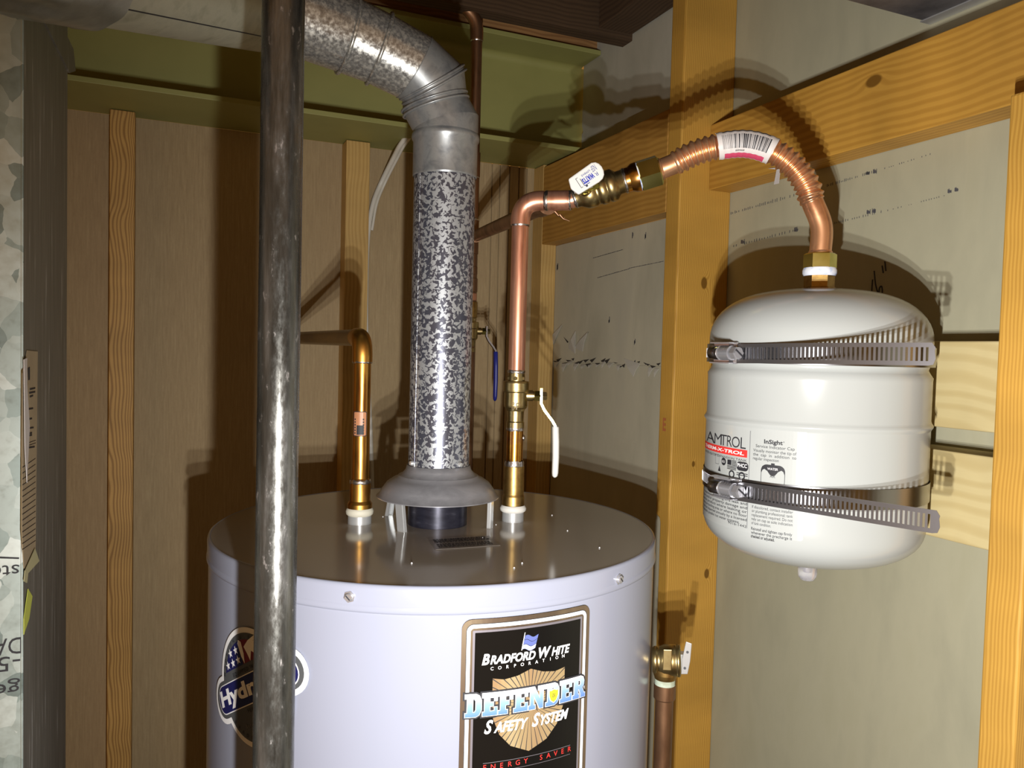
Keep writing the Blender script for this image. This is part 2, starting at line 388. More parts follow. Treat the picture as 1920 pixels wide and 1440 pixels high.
# ---- flat print: 2D outlines and lettering turned into meshes and laid on planes or cylinders
def curve2d(loops, offset=0.):
    cu = bpy.data.curves.new('outline', 'CURVE'); cu.dimensions = '2D'; cu.fill_mode = 'BOTH'; cu.offset = offset
    for lp in loops:
        sp = cu.splines.new('POLY'); sp.points.add(len(lp)-1); sp.use_cyclic_u = True
        for i, p in enumerate(lp): sp.points[i].co = (p[0], p[1], 0, 1)
    return _curve_mesh(cu)
def _curve_mesh(cu):
    o = bpy.data.objects.new('tmp', cu); COL.objects.link(o)
    me = bpy.data.meshes.new_from_object(o)
    v = [(p.co.x, p.co.y) for p in me.vertices]; f = [tuple(q.vertices) for q in me.polygons]
    bpy.data.objects.remove(o); bpy.data.meshes.remove(me); bpy.data.curves.remove(cu)
    return v, f
def text2d(s, box_=None, bold=0., shear=0., size=1., align='CENTER', spacing=1., at=None, offset=0.):
    """lettering; box_=(u0,u1,v0,v1) stretches it to the box, at=(u,v) keeps its own proportions"""
    cu = bpy.data.curves.new('text', 'FONT'); cu.body = s; cu.size = 1; cu.align_x = align; cu.shear = shear
    cu.offset = bold; cu.space_character = spacing; cu.resolution_u = 3
    v, f = _curve_mesh(cu)
    if box_:
        u0 = min(p[0] for p in v); u1 = max(p[0] for p in v); w0 = min(p[1] for p in v); w1 = max(p[1] for p in v)
        a, b_, c, d = box_
        v = [(a+(p[0]-u0)/(u1-u0)*(b_-a), c+(p[1]-w0)/(w1-w0)*(d-c)) for p in v]
    else: v = [(at[0]+p[0]*size, at[1]+p[1]*size) for p in v]
    return v, f
def rrect(u0, u1, v0, v1, r, n=6):
    o = []
    for cx, cy, a0 in ((u1-r,v1-r,0),(u0+r,v1-r,PI/2),(u0+r,v0+r,PI),(u1-r,v0+r,1.5*PI)):
        for i in range(n+1): o.append((cx+r*math.cos(a0+PI/2*i/n), cy+r*math.sin(a0+PI/2*i/n)))
    return o
def rect(u0, u1, v0, v1): return [(u0,v0),(u1,v0),(u1,v1),(u0,v1)]
def merge2(*ms):
    v = []; f = []
    for mv, mf in ms: n = len(v); v += mv; f += [tuple(i+n for i in q) for q in mf]
    return v, f
def cut2(m2, step):
    """slice a flat mesh into strips so that it can follow a curved wall"""
    v, f = m2; bm = bmesh.new(); vs = [bm.verts.new((p[0], p[1], 0)) for p in v]
    for q in f:
        try: bm.faces.new([vs[i] for i in q])
        except ValueError: pass
    u0 = min(p[0] for p in v); u1 = max(p[0] for p in v); k = math.floor(u0/step)+1
    while k*step < u1:
        bmesh.ops.bisect_plane(bm, geom=bm.verts[:]+bm.edges[:]+bm.faces[:], plane_co=(k*step,0,0), plane_no=(1,0,0)); k += 1
    bm.verts.index_update()
    o = [(p.co.x, p.co.y) for p in bm.verts], [tuple(x.index for x in q.verts) for q in bm.faces]
    bm.free(); return o
class Cyl:
    """an upright cylinder seen from the camera's side: u runs to the right, v up"""
    def __init__(s, cx, cy, R):
        s.c = Vector((cx, cy, 0)); s.R = R; a = math.atan2(cx, cy)
        s.t = Vector((-math.sin(a), -math.cos(a), 0)); s.q = Vector((math.cos(a), -math.sin(a), 0))
    def P(s, u, v, h=0.):
        p = u/s.R; return s.c+(s.t*math.cos(p)+s.q*math.sin(p))*(s.R+h)+Vector((0,0,v))
    def uv(s, x, y):
        d = ray(x, y); A = d.x*d.x+d.y*d.y; B = d.x*s.c.x+d.y*s.c.y; Cc = s.c.x**2+s.c.y**2-s.R**2
        k = (B-math.sqrt(max(0, B*B-A*Cc)))/A; p = d*k; w = Vector((p.x, p.y, 0))-s.c
        return s.R*math.atan2(w.dot(s.q), w.dot(s.t)), p.z
    def lay(s, m2, h, step=.005): 
        v, f = cut2(m2, step) if step else m2
        return G().add([s.P(a, b_, h) for a, b_ in v], f)
def plane_lay(m2, org, au, av, an, h): return G().add([Vector(org)+au*a+av*b_+an*h for a, b_ in m2[0]], m2[1])

X3, Y3, Z3 = Vector((1,0,0)), Vector((0,1,0)), Vector((0,0,1))
FLOOR = -1.62
# ================================================================== the setting
M['floor'] and struct('floor', box(-1.3, 1.3, -1.2, 2.0, FLOOR-.04, FLOOR), M['floor'])
wb = struct('wall_back', loc=(0, 1.8, FLOOR))
PB = 1.80                                            # face of the old panelling
for x0, x1 in ((-1.3, -.0842), (-.0818, .381), (.3834, .628)):
    mk('panel', box(x0, x1, PB, PB+.006, FLOOR, .4551), M['panel'], wb)
mk('backing_sheet', box(.628, 1.0, PB+.0045, PB+.010, FLOOR, .4551), M['panel'], wb)
mk('backing_sheet', box(-1.3, .628, PB+.0062, PB+.0112, FLOOR, .4551), M['panel'], wb)  # unseen sheet added to stop light leaking through the panel gaps
xs = .6285
while xs < .93:                                      # grooved panelling: one strip after the other with a gap between
    w_ = random.choice((.0225, .031, .018)); mk('plank', box(xs, xs+w_, PB-.0004, PB+.0045, FLOOR, .4551), M['panel'], wb, .0012); xs += w_+.0028
wr = struct('wall_right', loc=(.95, .9, FLOOR))
XR, XL, XU = .942, .87, .90                          # board faces: right bay, left bay, above the left blocking
ZS = atX(1130, 682, XL).z
mk('drywall_panel', box(XL, XL+.0127, 1.2237, 1.7995, ZS, .2622), M['gyp_grey'], wr, .0008)
mk('drywall_panel', box(XL+.0012, XL+.0137, 1.2237, 1.7995, FLOOR, ZS), M['gyp_grey'], wr, .0008)
zt = atX(1135, 53, XU).z
up = [(1.2235,.40),(1.684,.40),(1.684,.52),(1.678,.525),(1.684,.54),(1.683,.62)]
n_ = 34
for i in range(n_+1): up.append((1.684-(.4605)*i/n_, zt+random.uniform(-.0025,.0025)))
mk('drywall_panel', prism(up, (XU,0,0), Y3, Z3, X3, .0127), M['gyp_pale'], wr)
mk('drywall_panel', box(XR, XR+.0127, .565, 1.222, FLOOR, 1.0), M['gyp'], wr)
mk('drywall_panel', box(XR, XR+.0127, -.7, .5635, FLOOR, 1.0), M['gyp'], wr)
# torn paper along the joint of the left bay
def flap(pts, lift, name='torn_paper', mat='gyp_core'):
    """a curled triangle of torn facing paper: px base points stay on the board, the tip lifts off"""
    g = G(); a, b_, t = [atX(*p, XL-.0006) for p in pts]; t = t-X3*lift; mid = (a+t)/2-X3*lift*.55; mid2 = (b_+t)/2-X3*lift*.4
    vs = [a, b_, mid2, t, mid]; vs += [p+X3*.0007 for p in vs]
    g.add(vs, [(0,1,2,3,4),(9,8,7,6,5)]+[(i,(i+1)%5,(i+1)%5+5,i+5) for i in range(5)])
    return mk(name, g, M[mat], wr)
flap([(1024,643),(1033,656),(1056,609)], .004); flap([(1065,652),(1078,663),(1082,621)], .005); flap([(1077,652),(1092,659),(1105,623)], .005)
for k in range(17):
    x = 1030+k*12.3+random.uniform(-3,3); y = 676+.055*(x-1030)+random.uniform(-4,4)
    if random.random() < .25: continue
    flap([(x,y),(x+random.uniform(6,11),y+random.uniform(-1,2)),(x+random.uniform(0,8),y+random.uniform(5,19))], random.uniform(.001,.005))
flap([(1170,672),(1200,682),(1192,706)], .006)
g = G()
for k in range(26):
    x = 1028+k*8+random.uniform(-3,3); y = 675+.05*(x-1030)+random.uniform(-5,5)
    p = [atX(x,y,XL-.0012), atX(x+random.uniform(5,12),y+random.uniform(-5,3),XL-.0012), atX(x+4,y+random.uniform(2,6),XL-.0012)]
    g.add(p+[q+X3*.0004 for q in p], [(0,1,2),(5,4,3),(0,1,4,3),(1,2,5,4),(2,0,3,5)])
for t3 in (((1022,643),(1053,610),(1027,641)),((1078,650),(1104,622),(1082,652)),((1057,632),(1066,641),(1064,643))):
    p = [atX(*q_,XL-.0008) for q_ in t3]; g.add(p+[q-X3*.0004 for q in p], [(0,1,2),(5,4,3),(0,1,4,3),(1,2,5,4),(2,0,3,5)])
o = mk('torn_crack', g, M['crack'], wr); o['kind'] = 'stuff'
# pencil and scuff marks on the boards
def stroke(pts, X, w, name, mat, parent, closed=False):
    P = [atX(*p, X-.0005) for p in pts]; return mk(name, tube(spline(P, 8), w, 6), mat, parent)
for pts in ([(1636,524),(1634,551)], [(1639,508),(1642,535),(1648,552),(1654,549),(1653,537),(1649,540),(1648,552)], [(1656,512),(1654,498)], [(1661,508),(1659,490)]):
    stroke(pts, XR, .0009, 'marker_stroke', M['ink'], wr)
g = G()
def ticks(x0, y0, x1, y1, n, h, X, dense=1.):
    for k in range(n):
        if random.random() > dense: continue
        t = (k+random.uniform(-.2,.2))/n; x = x0+(x1-x0)*t; y = y0+(y1-y0)*t; hh = h*random.uniform(.4,1.)
        p = [atX(x,y-hh,X-.0004), atX(x+1.2,y-hh,X-.0004), atX(x+.9,y+hh*.4,X-.0004), atX(x-.3,y+hh*.4,X-.0004)]
        g.add(p, [(0,1,2,3)])
ticks(1370,401,1492,366,34,5,XR,.8); ticks(1540,352,1640,322,30,4,XR,.6); ticks(1640,322,1755,286,30,2.5,XR,.5)
ticks(1376,462,1500,430,26,4,XR,.7); ticks(1560,420,1660,396,24,4,XR,.7); ticks(1660,396,1775,366,24,2,XR,.6)
for c in ((1640,323),(1626,326),(1638,397),(1628,399),(1492,432),(1392,455),(1793,357),(1780,360)): ticks(c[0]-3,c[1],c[0]+4,c[1],7,7,XR)
for a in ((1112,484,1168,468),(1120,521,1180,504),(1180,503,1244,490)): ticks(*a,60,1.0,XL,1.)
for c in ((1186,440),(1045,500),(1210,442),(1190,680),(1142,600),(1190,640)): ticks(c[0]-1,c[1]+4,c[0]+1,c[1],3,8,XL)
o = mk('scuff_marks', g, M['grey_ink'], wr); o['kind'] = 'stuff'
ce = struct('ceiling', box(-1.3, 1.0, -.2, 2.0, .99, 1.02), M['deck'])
tag(mk('foam_scrap', lathe([(0,-.016),(.008,-.012),(.011,0),(.009,.008),(.004,.016),(0,.018)], atX(1083,121,XU-.002)+Vector((-.006,.012,0)), (0.3,1,.5), 9, smooth=False), M['foam']), 'ragged white foam scrap stuck where the steel beam meets the drywall', 'foam scrap')

# ------------------------------------------------------------------ framing timber
pc = Vector((0,0,0))
kn = atY(1310,530,1.181); kn2 = atY(1300,870,1.181); kn3 = atY(1330,1075,1.181)
W_post = wood('post_wood', (.60,.34,.065), (.33,.155,.02), 260, .004, [(kn.x+.012,1.181,kn.z,.006),(kn2.x,1.181,kn2.z,.003),(kn3.x-.006,1.181,kn3.z,.005)], .5, zstretch=.35, lines=.32)
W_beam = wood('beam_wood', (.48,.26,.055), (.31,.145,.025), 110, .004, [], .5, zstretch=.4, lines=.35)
W_stud = wood('stud_wood', (.58,.35,.11), (.22,.105,.025), 170, .012, [], .6, zstretch=.22, lines=.85)
W_plain = wood('pale_stud_wood', (.56,.37,.13), (.40,.24,.07), 120, .005, [], .6, zstretch=.4, lines=.5)
W_block = wood('block_wood', (.60,.50,.26), (.46,.35,.15), 60, .008, [], .75, zstretch=.5, lines=.35)
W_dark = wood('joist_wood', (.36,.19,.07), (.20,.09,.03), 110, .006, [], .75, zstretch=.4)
W_joist = wood('shaded_joist_wood', (.085,.05,.025), (.045,.025,.012), 110, .006, [], .85, zstretch=.4)  # shaded copy of the joist wood, ceiling gloom put into its colour
zc = atX(1240,968,.83).z
post = mk('wall_stud', prism([(1.181,FLOOR),(1.209,FLOOR),(1.209,zc-.012),(1.212,zc-.004),(1.223,zc),(1.2228,.99),(1.181,.99)], (.83,0,0), Y3, Z3, X3, .112), W_post, None, .003)
tag(post, 'tall rough pine stud with notched edge between water heater and white tank', 'stud', 'upright studs in the right wall')
zz = atX(1240,795,.83).z
mk('stamp', plane_lay(text2d('E', (-.005,.005,-.012,.012), .03), (.8297, 1.204, zz), -Y3, Z3, -X3, .0002), plain('stamp_red', (.42,.13,.04), .8), post, label='faded red grade stamp')
st = board('wall_stud', .83, .942, .541, .582, FLOOR, atX(1893,178,.83).z, 'z', W_post, bevel=.003)
tag(st, 'pine stud at the right edge, its top cut short under the long blocking board', 'stud', 'upright studs in the right wall')
cs = board('wall_stud', .83, .8695, 1.742, 1.797, FLOOR, .4535, 'z', W_plain)
tag(cs, 'narrow corner stud behind the bright copper riser', 'stud', 'upright studs in the right wall')
for y in (420, 610, 655, 700, 830): mk('nail_hole', lathe([(.0018,0),(.0018,.0006)], atY(1019,y,1.7414)+Vector((0,.0003,0)), (0,-1,0), 8), M['crack'], cs)
def stud_top(o, x0, x1, y0, zt_):
    mk('primer_patch', box(x0, x1, y0-.0006, y0, zt_-.006, zt_-.0006), plain('primer', (.55,.55,.45), .8), o)
z1 = .4535
def az(x, y): d = ray(x, y); return d.x/d.y
o1 = board('wall_batten', az(204,600)*1.75, az(251,600)*1.75, 1.75, 1.7995, FLOOR, z1, 'z', W_stud); o1.name = 'wall_stud'
tag(o1, 'wavy-grained softwood stud on the back wall beside the galvanised plenum', 'stud', 'studs on the back wall')
o2 = board('wall_stud', az(647,450)*1.75, az(691,450)*1.75, 1.75, 1.7995, FLOOR, z1, 'z', W_plain)
tag(o2, 'smooth yellow stud on the back wall next to the white cable', 'stud', 'studs on the back wall')
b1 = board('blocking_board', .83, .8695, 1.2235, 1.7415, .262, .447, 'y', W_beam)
tag(b1, 'shaded blocking board between corner stud and tall notched stud', 'blocking', 'horizontal blocking boards')
kb = atX(1638,152,.892)
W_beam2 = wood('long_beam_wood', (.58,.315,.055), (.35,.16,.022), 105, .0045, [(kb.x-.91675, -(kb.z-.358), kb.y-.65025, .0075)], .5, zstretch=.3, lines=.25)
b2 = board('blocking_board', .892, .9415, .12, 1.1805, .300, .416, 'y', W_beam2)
tag(b2, 'long lit blocking board with dark knot passing above the white tank', 'blocking', 'horizontal blocking boards')
def disc(px_, X, r, name, mat, par, sy=1.4, hgt=.0006):
    c = atX(*px_, X-.0001); g_ = lathe([(0,-.0003),(r*.6,-.0004),(r,0)], c, (1,0,0), 18)
    g_.v = [tuple((p[0], c.y+(p[1]-c.y), c.z+(p[2]-c.z)*sy)) for p in g_.v]; return mk(name, g_, mat, par)
disc((1638,152), .892, .0085, 'knot', varied('knot_wood', [(.3,(.06,.02,.012)),(.7,(.17,.06,.03))], (1,1,1), 200, .6), b2, 1.0)
disc((1617,285), .892, .0035, 'knot', M['crack'], b2, 1.6)
nh = mk('nail_head', lathe(sharp([(0,-.0012),(.0045,-.001),(.005,0)]), atX(1752,165,.8918), (1,0,0), 14), M['zinc'], b2)
disc((1752,162), .8925, .0055, 'nail_recess', M['crack'], b2, .8)
c = atX(1347,337,.8915); mk('nail_head', lathe(sharp([(0,-.001),(.003,-.0008),(.0035,0)]), c, (1,0,0), 12), M['brass'], b2)
# paper scrap stapled to the board
g = G(); p = [atX(1440,316,.889), atX(1466,313,.889), atX(1463,319,.889), atX(1460,344,.884), atX(1451,346,.884), atX(1456,318,.889)]
g.add(p+[q+X3*.0005 for q in p], [(0,1,2,5),(2,3,4,5),(11,8,7,6),(11,10,9,8)]+[(i,(i+1)%6,(i+1)%6+6,i+6) for i in range(6)])
tag(mk('paper_scrap', g, M['paper']), 'tiny white paper scrap hanging under the copper hose on the board', 'paper scrap')
XB = .888
bk = board('mounting_block', XB, .9415, .5825, .97, -.080, .0275, 'y', W_block, bevel=.002)
tag(bk, 'upper pale block of rough wood between studs behind the white tank', 'block', 'pale mounting blocks behind the tank')
mk('knot', lathe([(0,-.0006),(.0035,0)], atX(1847,770,XB), (1,0,0), 10), M['crack'], bk)
bk2 = board('mounting_block', XB, .9415, .5825, .97, -.219, -.1085, 'y', W_block, bevel=.002)
tag(bk2, 'lower pale block of rough wood, level with the tank\'s lower clamp', 'block', 'pale mounting blocks behind the tank')
for bo, zs in ((bk, (-.048,-.021,.004)), (bk2, (-.192,-.166,-.139))):       # sawn ripples standing proud of the face
    for z_ in zs:
        g = G(); n = 24
        for i in range(n+1):
            y = .584+.384*i/n; w_ = .0050+.001*math.sin(i*1.7+z_*90); zz = z_+.002*math.sin(i*.8+z_*50)-.00*i
            g.v += [(XB-.0002,y,zz+.011),(XB-w_*.5,y,zz+.004),(XB-w_,y,zz-.002),(XB-.0002,y,zz-.004)]
        for i in range(n):
            for k in range(3): g.f.append((4*i+k,4*i+k+1,4*i+5+k,4*i+4+k)); g.sm.append(True)
        mk('saw_ridge', g, W_block, bo)
ib = thing('steel_beam', 'olive painted steel I-beam crossing the top of the back wall', 'beam', (0,1.7,.455))
mk('bottom_flange', box(-1.3, .8985, 1.60, 1.80, .4550, .4650), M['beam_paint'], ib, .001)
mk('web', box(-1.3, .93, 1.698, 1.708, .465, .678), M['beam_paint'], ib)
g = G(); n = 8                                        # rolled fillets between web and flanges
for i in range(n+1):
    t = PI/2*i/n; y = 1.698-.016*(1-math.sin(t)); z = .678-.016*(1-math.cos(t)); g.v += [(-1.3,y,z),(.898,y,z)]
g.f = [(2*i,2*i+1,2*i+3,2*i+2) for i in range(n)]; g.sm = [True]*n
mk('fillet', g, M['beam_paint'], ib)
mk('top_flange', box(-1.3, .8985, 1.60, 1.80, .678, .688), M['beam_paint'], ib, .001)
tag(board('nailer_board', -1.3, .93, 1.622, 1.66, .6925, .73, 'x', W_dark), 'rough timber nailer lying on top of the olive steel beam', 'board')
tag(board('ceiling_joist', -1.3, .96, 1.47, 1.51, .665, .9895, 'x', W_joist), 'ceiling joist in painted shade running above the steel beam', 'joist')
tag(board('ceiling_joist', .815, .895, .95, 1.465, .675, .9895, 'y', W_joist), 'ceiling joist end in painted shade beside the ragged drywall top', 'joist')
cdk = atX(1737,40,.93)
cdu = thing('ceiling_duct', 'dark sheet metal duct overhead in the top right corner', 'duct', (.75, .5, cdk.z))
mk('casing', box(.55, .93, .25, cdk.y, cdk.z, .985), M['dark_duct'], cdu)
mk('edge_flange', box(.922, .9405, .25, cdk.y+.003, cdk.z-.0015, cdk.z), M['zinc'], cdu)

# ------------------------------------------------------------------ galvanised plenum on the left
XP, YP, YQ = -.1078, .75, 1.06
pl = thing('furnace_plenum', 'tall galvanised sheet metal plenum with spangled front at left edge', 'plenum', (-.35, .9, FLOOR))
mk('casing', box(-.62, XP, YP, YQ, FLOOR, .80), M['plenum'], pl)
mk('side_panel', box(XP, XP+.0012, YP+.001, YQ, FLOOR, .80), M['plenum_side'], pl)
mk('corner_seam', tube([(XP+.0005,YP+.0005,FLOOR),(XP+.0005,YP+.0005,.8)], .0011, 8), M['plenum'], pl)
pts = [atX(*q_, XP+.0032) for q_ in ((84,40),(108,30),(138,92),(142,133),(131,137),(122,118))]
g = G().add(pts+[p-X3*.0022 for p in pts], [(0,1,2,3,4,5),(11,10,9,8,7,6)]+[(i,(i+1)%6,(i+1)%6+6,i+6) for i in range(6)])
mk('corner_flange', g, M['plenum_side'], pl)
def wt(s, x, y, h_px, w_px, mat='ink'):              # stencilled marks, upside down on the sheet
    p = atY(x, y, YP); k = p.length/FPX*1.15
    return plane_lay(text2d(s, (0, w_px*k, 0, h_px*k), .0), p, -X3, -Z3, -Y3, .0004)
for s, x, y, h_, w_ in (('steel',36,1058,18,52), ('DATL',42,1194,22,62), ('-5200',38,1228,20,80), ('ged',38,1270,24,46)): mk('stencil_mark', wt(s,x,y,h_,w_), M['ink'], pl)
p = atY(20,1044,YP); (lambda g_: mk('printed_line', g_, M['ink'], pl))(G().add([atY(-30,1042,YP)-Y3*.0004, atY(36,1045,YP)-Y3*.0004, atY(36,1048,YP)-Y3*.0004, atY(-30,1046,YP)-Y3*.0004],[(0,1,2,3)]))
XS = XP+.0012
def on_side(px_, h): return [atX(*q, XS+h) for q in px_]
def sheet(px_, h, th=.0004):
    p = on_side(px_, h); n = len(p); return G().add(p+[q+X3*th for q in p], [tuple(range(n)), tuple(range(2*n-1,n-1,-1))]+[(i,(i+1)%n,(i+1)%n+n,i+n) for i in range(n)])
lb = mk('paper_label', sheet([(50,657),(70,659),(66,1028),(54,1062),(44,1066),(40,1000),(41,700)], .0004), M['manila'], pl, label='torn manila label with ruled lines')
g = G()
for k in range(15):
    y = 868+k*11; g.join(sheet([(42,y+8),(66.5,y-9),(66.5,y-8),(42,y+9.3)], .001, .0001))
for y in (828,833): g.join(sheet([(47,y+4),(67,y-3),(67,y-2),(47,y+5.2)], .001, .0001))
for y, a, b_ in ((728,56,66),(735,55,66),(742,56,62),(766,48,62),(785,50,60),(802,48,63),(812,49,60),(816,49,60),(838,51,65)): g.join(sheet([(a,y),(b_,y-2),(b_,y+1),(a,y+3.5)], .001, .0001))
g.join(sheet([(52,690),(56,688),(56,712),(53,713)], .001, .0001)); g.join(sheet([(44,720),(47,715),(48,758),(44,760)], .001, .0001))
mk('label_print', g, M['ink'], lb)
mk('torn_strip', sheet([(44,674),(50,671),(50,720),(55,800),(50,905),(46,840)], .0016), M['paper'], lb)
mk('tape_remnant', sheet([(65,1028),(73,1052),(52,1075),(50,1093),(44,1090),(46,1070)], .0016), plain('old_tape', (.55,.52,.30), .5), pl, label='yellowed tape remnant')
mk('tape_remnant', sheet([(52,1104),(60,1118),(54,1160),(44,1190),(44,1160)], .0008), plain('bright_tape', (.62,.68,.12), .5), pl, label='bright yellow-green tape remnant')
# ================================================================== the water heater
HX, HY, HR, HZ = .325, .975, .28, -.225
H = Cyl(HX, HY, HR)
zb = H.uv(800, 1144)[1]
wh = thing('water_heater', 'large white cylindrical water heater with glossy lid and brand labels', 'water heater', (HX, HY, FLOOR))
mk('jacket', lathe(sharp([(HR-.002,FLOOR+.02),(HR-.002,zb-.004)]), (HX,HY,0), n=128, cap0=True, cap1=False), M['jacket'], wh)
ld = [(HR-.0022,zb-.006),(HR-.0005,zb-.0052),(HR+.0004,zb-.003),(HR+.0002,zb),(HR-.0006,zb+.002)]
rim = [(HR-.0006,zb+.002),(HR-.0004,HZ-.004),(HR-.0012,HZ-.0008),(HR-.0032,HZ+.0004),(HR-.0045,HZ)]
mk('lid_skirt', lathe(ld+rim, (HX,HY,0), n=128, cap0=False, cap1=False), M['jacket'], wh)
mk('lid', lathe([(HR-.0044,HZ-.0002),(.06,HZ+.0006),(.0,HZ+.0006)], (HX,HY,0), n=128, cap0=False), M['lid'], wh)
for x, y in ((655,1119),(1160,1086)):
    u, v_ = H.uv(x, y); c = H.P(u, v_, -.001); d = (c-Vector((HX,HY,c.z))).normalized()
    sc = mk('lid_screw', lathe(sharp([(.0058,0),(.0058,.0018),(.0044,.0019),(.0044,.0042),(.0036,.005),(0,.005)]), c, d, 6, phase=.3), M['steel'], wh)
    mk('screw_slot', obox(c+d*.0049, d.cross(Z3).normalized()*.7+Z3*.7, d.cross(Z3).normalized()*.7-Z3*.7, d, .0031, .0006, .0004), M['ink'], sc)
a_ = math.atan2(HX, HY); tl = Vector((-math.cos(a_), math.sin(a_), 0)); c = Vector((HX,HY,0))+tl*(HR-.001)+Z3*atD(385,1028,.99).z
mk('lid_screw', lathe(sharp([(.0058,0),(.0058,.0018),(.0044,.0019),(.0044,.0046),(.0036,.005),(0,.005)]), c, tl, 6), M['steel'], wh)
mk('flue_collar', lathe(sharp([(.0385,HZ),(.0385,-.195),(.0365,-.195),(.0365,HZ+.001)]), (HX,HY,0), n=48, cap0=False, cap1=False), M['flue_black'], wh)
mk('flue_opening', lathe([(.0364,HZ+.002),(0,HZ+.002)], (HX,HY,0), n=32, cap0=False), M['black'], wh)
# caution sticker on the lid
q = [atZ(x,y,HZ+.0008) for x,y in ((801,1011),(917,1004),(938,1023),(817,1031))]
cs_ = mk('caution_sticker', G().add(q+[p+Z3*.0003 for p in q], [(3,2,1,0),(4,5,6,7)]+[(i,(i+1)%4,(i+1)%4+4,i+4) for i in range(4)]), M['film'], wh, label='clear caution sticker with dark print')
g = G(); au, av = q[1]-q[0], q[3]-q[0]
for r_ in range(9):
    if r_ == 4: continue
    t = .07
    while t < .9:
        w_ = random.uniform(.012,.05); s0 = .10+r_*.088
        P_ = [q[0]+au*a+av*b_+Z3*.0005 for a, b_ in ((t,s0),(t+w_,s0),(t+w_,s0+.06),(t,s0+.06))]; g.add(P_, [(3,2,1,0)]); t += w_+random.uniform(.006,.02)
mk('sticker_print', g, M['ink'], cs_)
# little dust flecks on the lid
g = G()
for x, y in ((1064,996),(1124,1028),(979,1057),(964,1066),(772,1057),(1035,967),(718,970),(930,985),(905,1010)):
    p = atZ(x,y,HZ); g.join(lathe([(.0011,.0002),(.0007,.0014),(0,.0016)], p, (0,0,1), 6))
o = mk('dust_fleck', g, M['white'], wh); o['kind'] = 'stuff'

# ---- the big brand label
u0, v0 = H.uv(863, 1300); u1, _ = H.uv(1101, 1300)
vt = H.uv(870, 1164)[1]; vt2 = H.uv(1095, 1133)[1]; vt = (vt+vt2)/2
px_u = (u1-u0)/238.; Wl = u1-u0; uc = (u0+u1)/2; vb = vt-Wl*2.2
def hl(m2, h, name, mat, par, step=.005, **k): return mk(name, H.lay(m2, h, step), M[mat], par, **k)
bl = hl(curve2d([rrect(u0,u1,vb,vt,.010)]), .0003, 'brand_label', 'foil', wh, label='tall black and foil brand label')
def inset(k): return (u0+k, u1-k, vb+k, vt-k)
hl(curve2d([rrect(*inset(.0044),.007), rrect(*inset(.0050),.0066)]), .0006, 'border_line', 'ink', bl)
hl(curve2d([rrect(*inset(.0050),.0066), rrect(*inset(.0086),.0035)]), .0006, 'border_band', 'white', bl)
hl(curve2d([rrect(*inset(.0108),.0008,2), rrect(*inset(.0130),.0006,2)]), .0006, 'inner_frame', 'foil_grey', bl)
hl(curve2d([rect(*inset(.0130))]), .0006, 'label_field', 'label_black', bl)
def LV(x, y): return H.uv(x, y)
# little flag
fu, fv = LV(993, 1205); fl = []
for k, mt in ((2,'blue_mid'),(1,'blue_mid'),(0,'blue_pale')):
    top = [(fu-.0072+.0144*i/8, fv-.0062+k*.0046+.0042+.0014*math.sin(i*.78+.6)) for i in range(9)]
    bot = [(fu-.0072+.0144*i/8, fv-.0062+k*.0046+.0014*math.sin(i*.78+.6)) for i in range(8,-1,-1)]
    hl(curve2d([[(p[0]+(p[1]-fv)*.25, p[1]) for p in top+bot]]), .0010, 'flag_stripe', mt, bl)
hl(curve2d([[(fu-.0084,fv-.0062),(fu-.0092,fv-.0062),(fu-.0060,fv+.0112),(fu-.0053,fv+.0112)]]), .0011, 'flag_pole', 'white', bl)
def word(parts, px_l, px_r, par, h, mat, name, bold=.02, shear=.25):
    """small capitals: list of (text, scale); spans from px_l to px_r"""
    ms = []; x = 0
    for s, k in parts:
        if s == ' ': x += .22; continue
        v_, f_ = text2d(s, None, bold, shear, k, 'LEFT', 1., (0,0)); w0 = min(p[0] for p in v_); w1 = max(p[0] for p in v_)
        ms.append(([(p[0]-w0+x, p[1]) for p in v_], f_)); x += w1-w0+.045
        if s.endswith(' '): x += .2
    v_, f_ = merge2(*ms); a, b_ = H.uv(*px_l), H.uv(*px_r); k = (b_[0]-a[0])/x
    hgt = k*1.0
    vv = [(a[0]+p[0]*k, (a[1]+b_[1])/2+p[1]*k*word.sy) for p in v_]
    hl((vv, f_), h, name, mat, par, None)
word.sy = 1.15
word([('B',1.0),('RADFORD',.8),(' ',.4),('W',1.0),('HITE',.8)], (903,1247), (1068,1220), bl, .0010, 'white', 'maker_name', .035)
def spaced(s, a, b_, hgt, mat, name, par, bold=.0):
    pa, pb = H.uv(*a), H.uv(*b_); n = len(s); g_ = G()
    for i, ch in enumerate(s):
        if ch == ' ': continue
        t = i/(n-1); uu = pa[0]+(pb[0]-pa[0])*t; vv = pa[1]+(pb[1]-pa[1])*t
        g_.join(H.lay(text2d(ch, None, bold, 0, hgt, 'CENTER', 1., (uu, vv)), .0010, None))
    mk(name, g_, M[mat], par)
spaced('CORPORATION', (922,1256), (1055,1232), .0046, 'white', 'maker_subtitle', bl, .01)
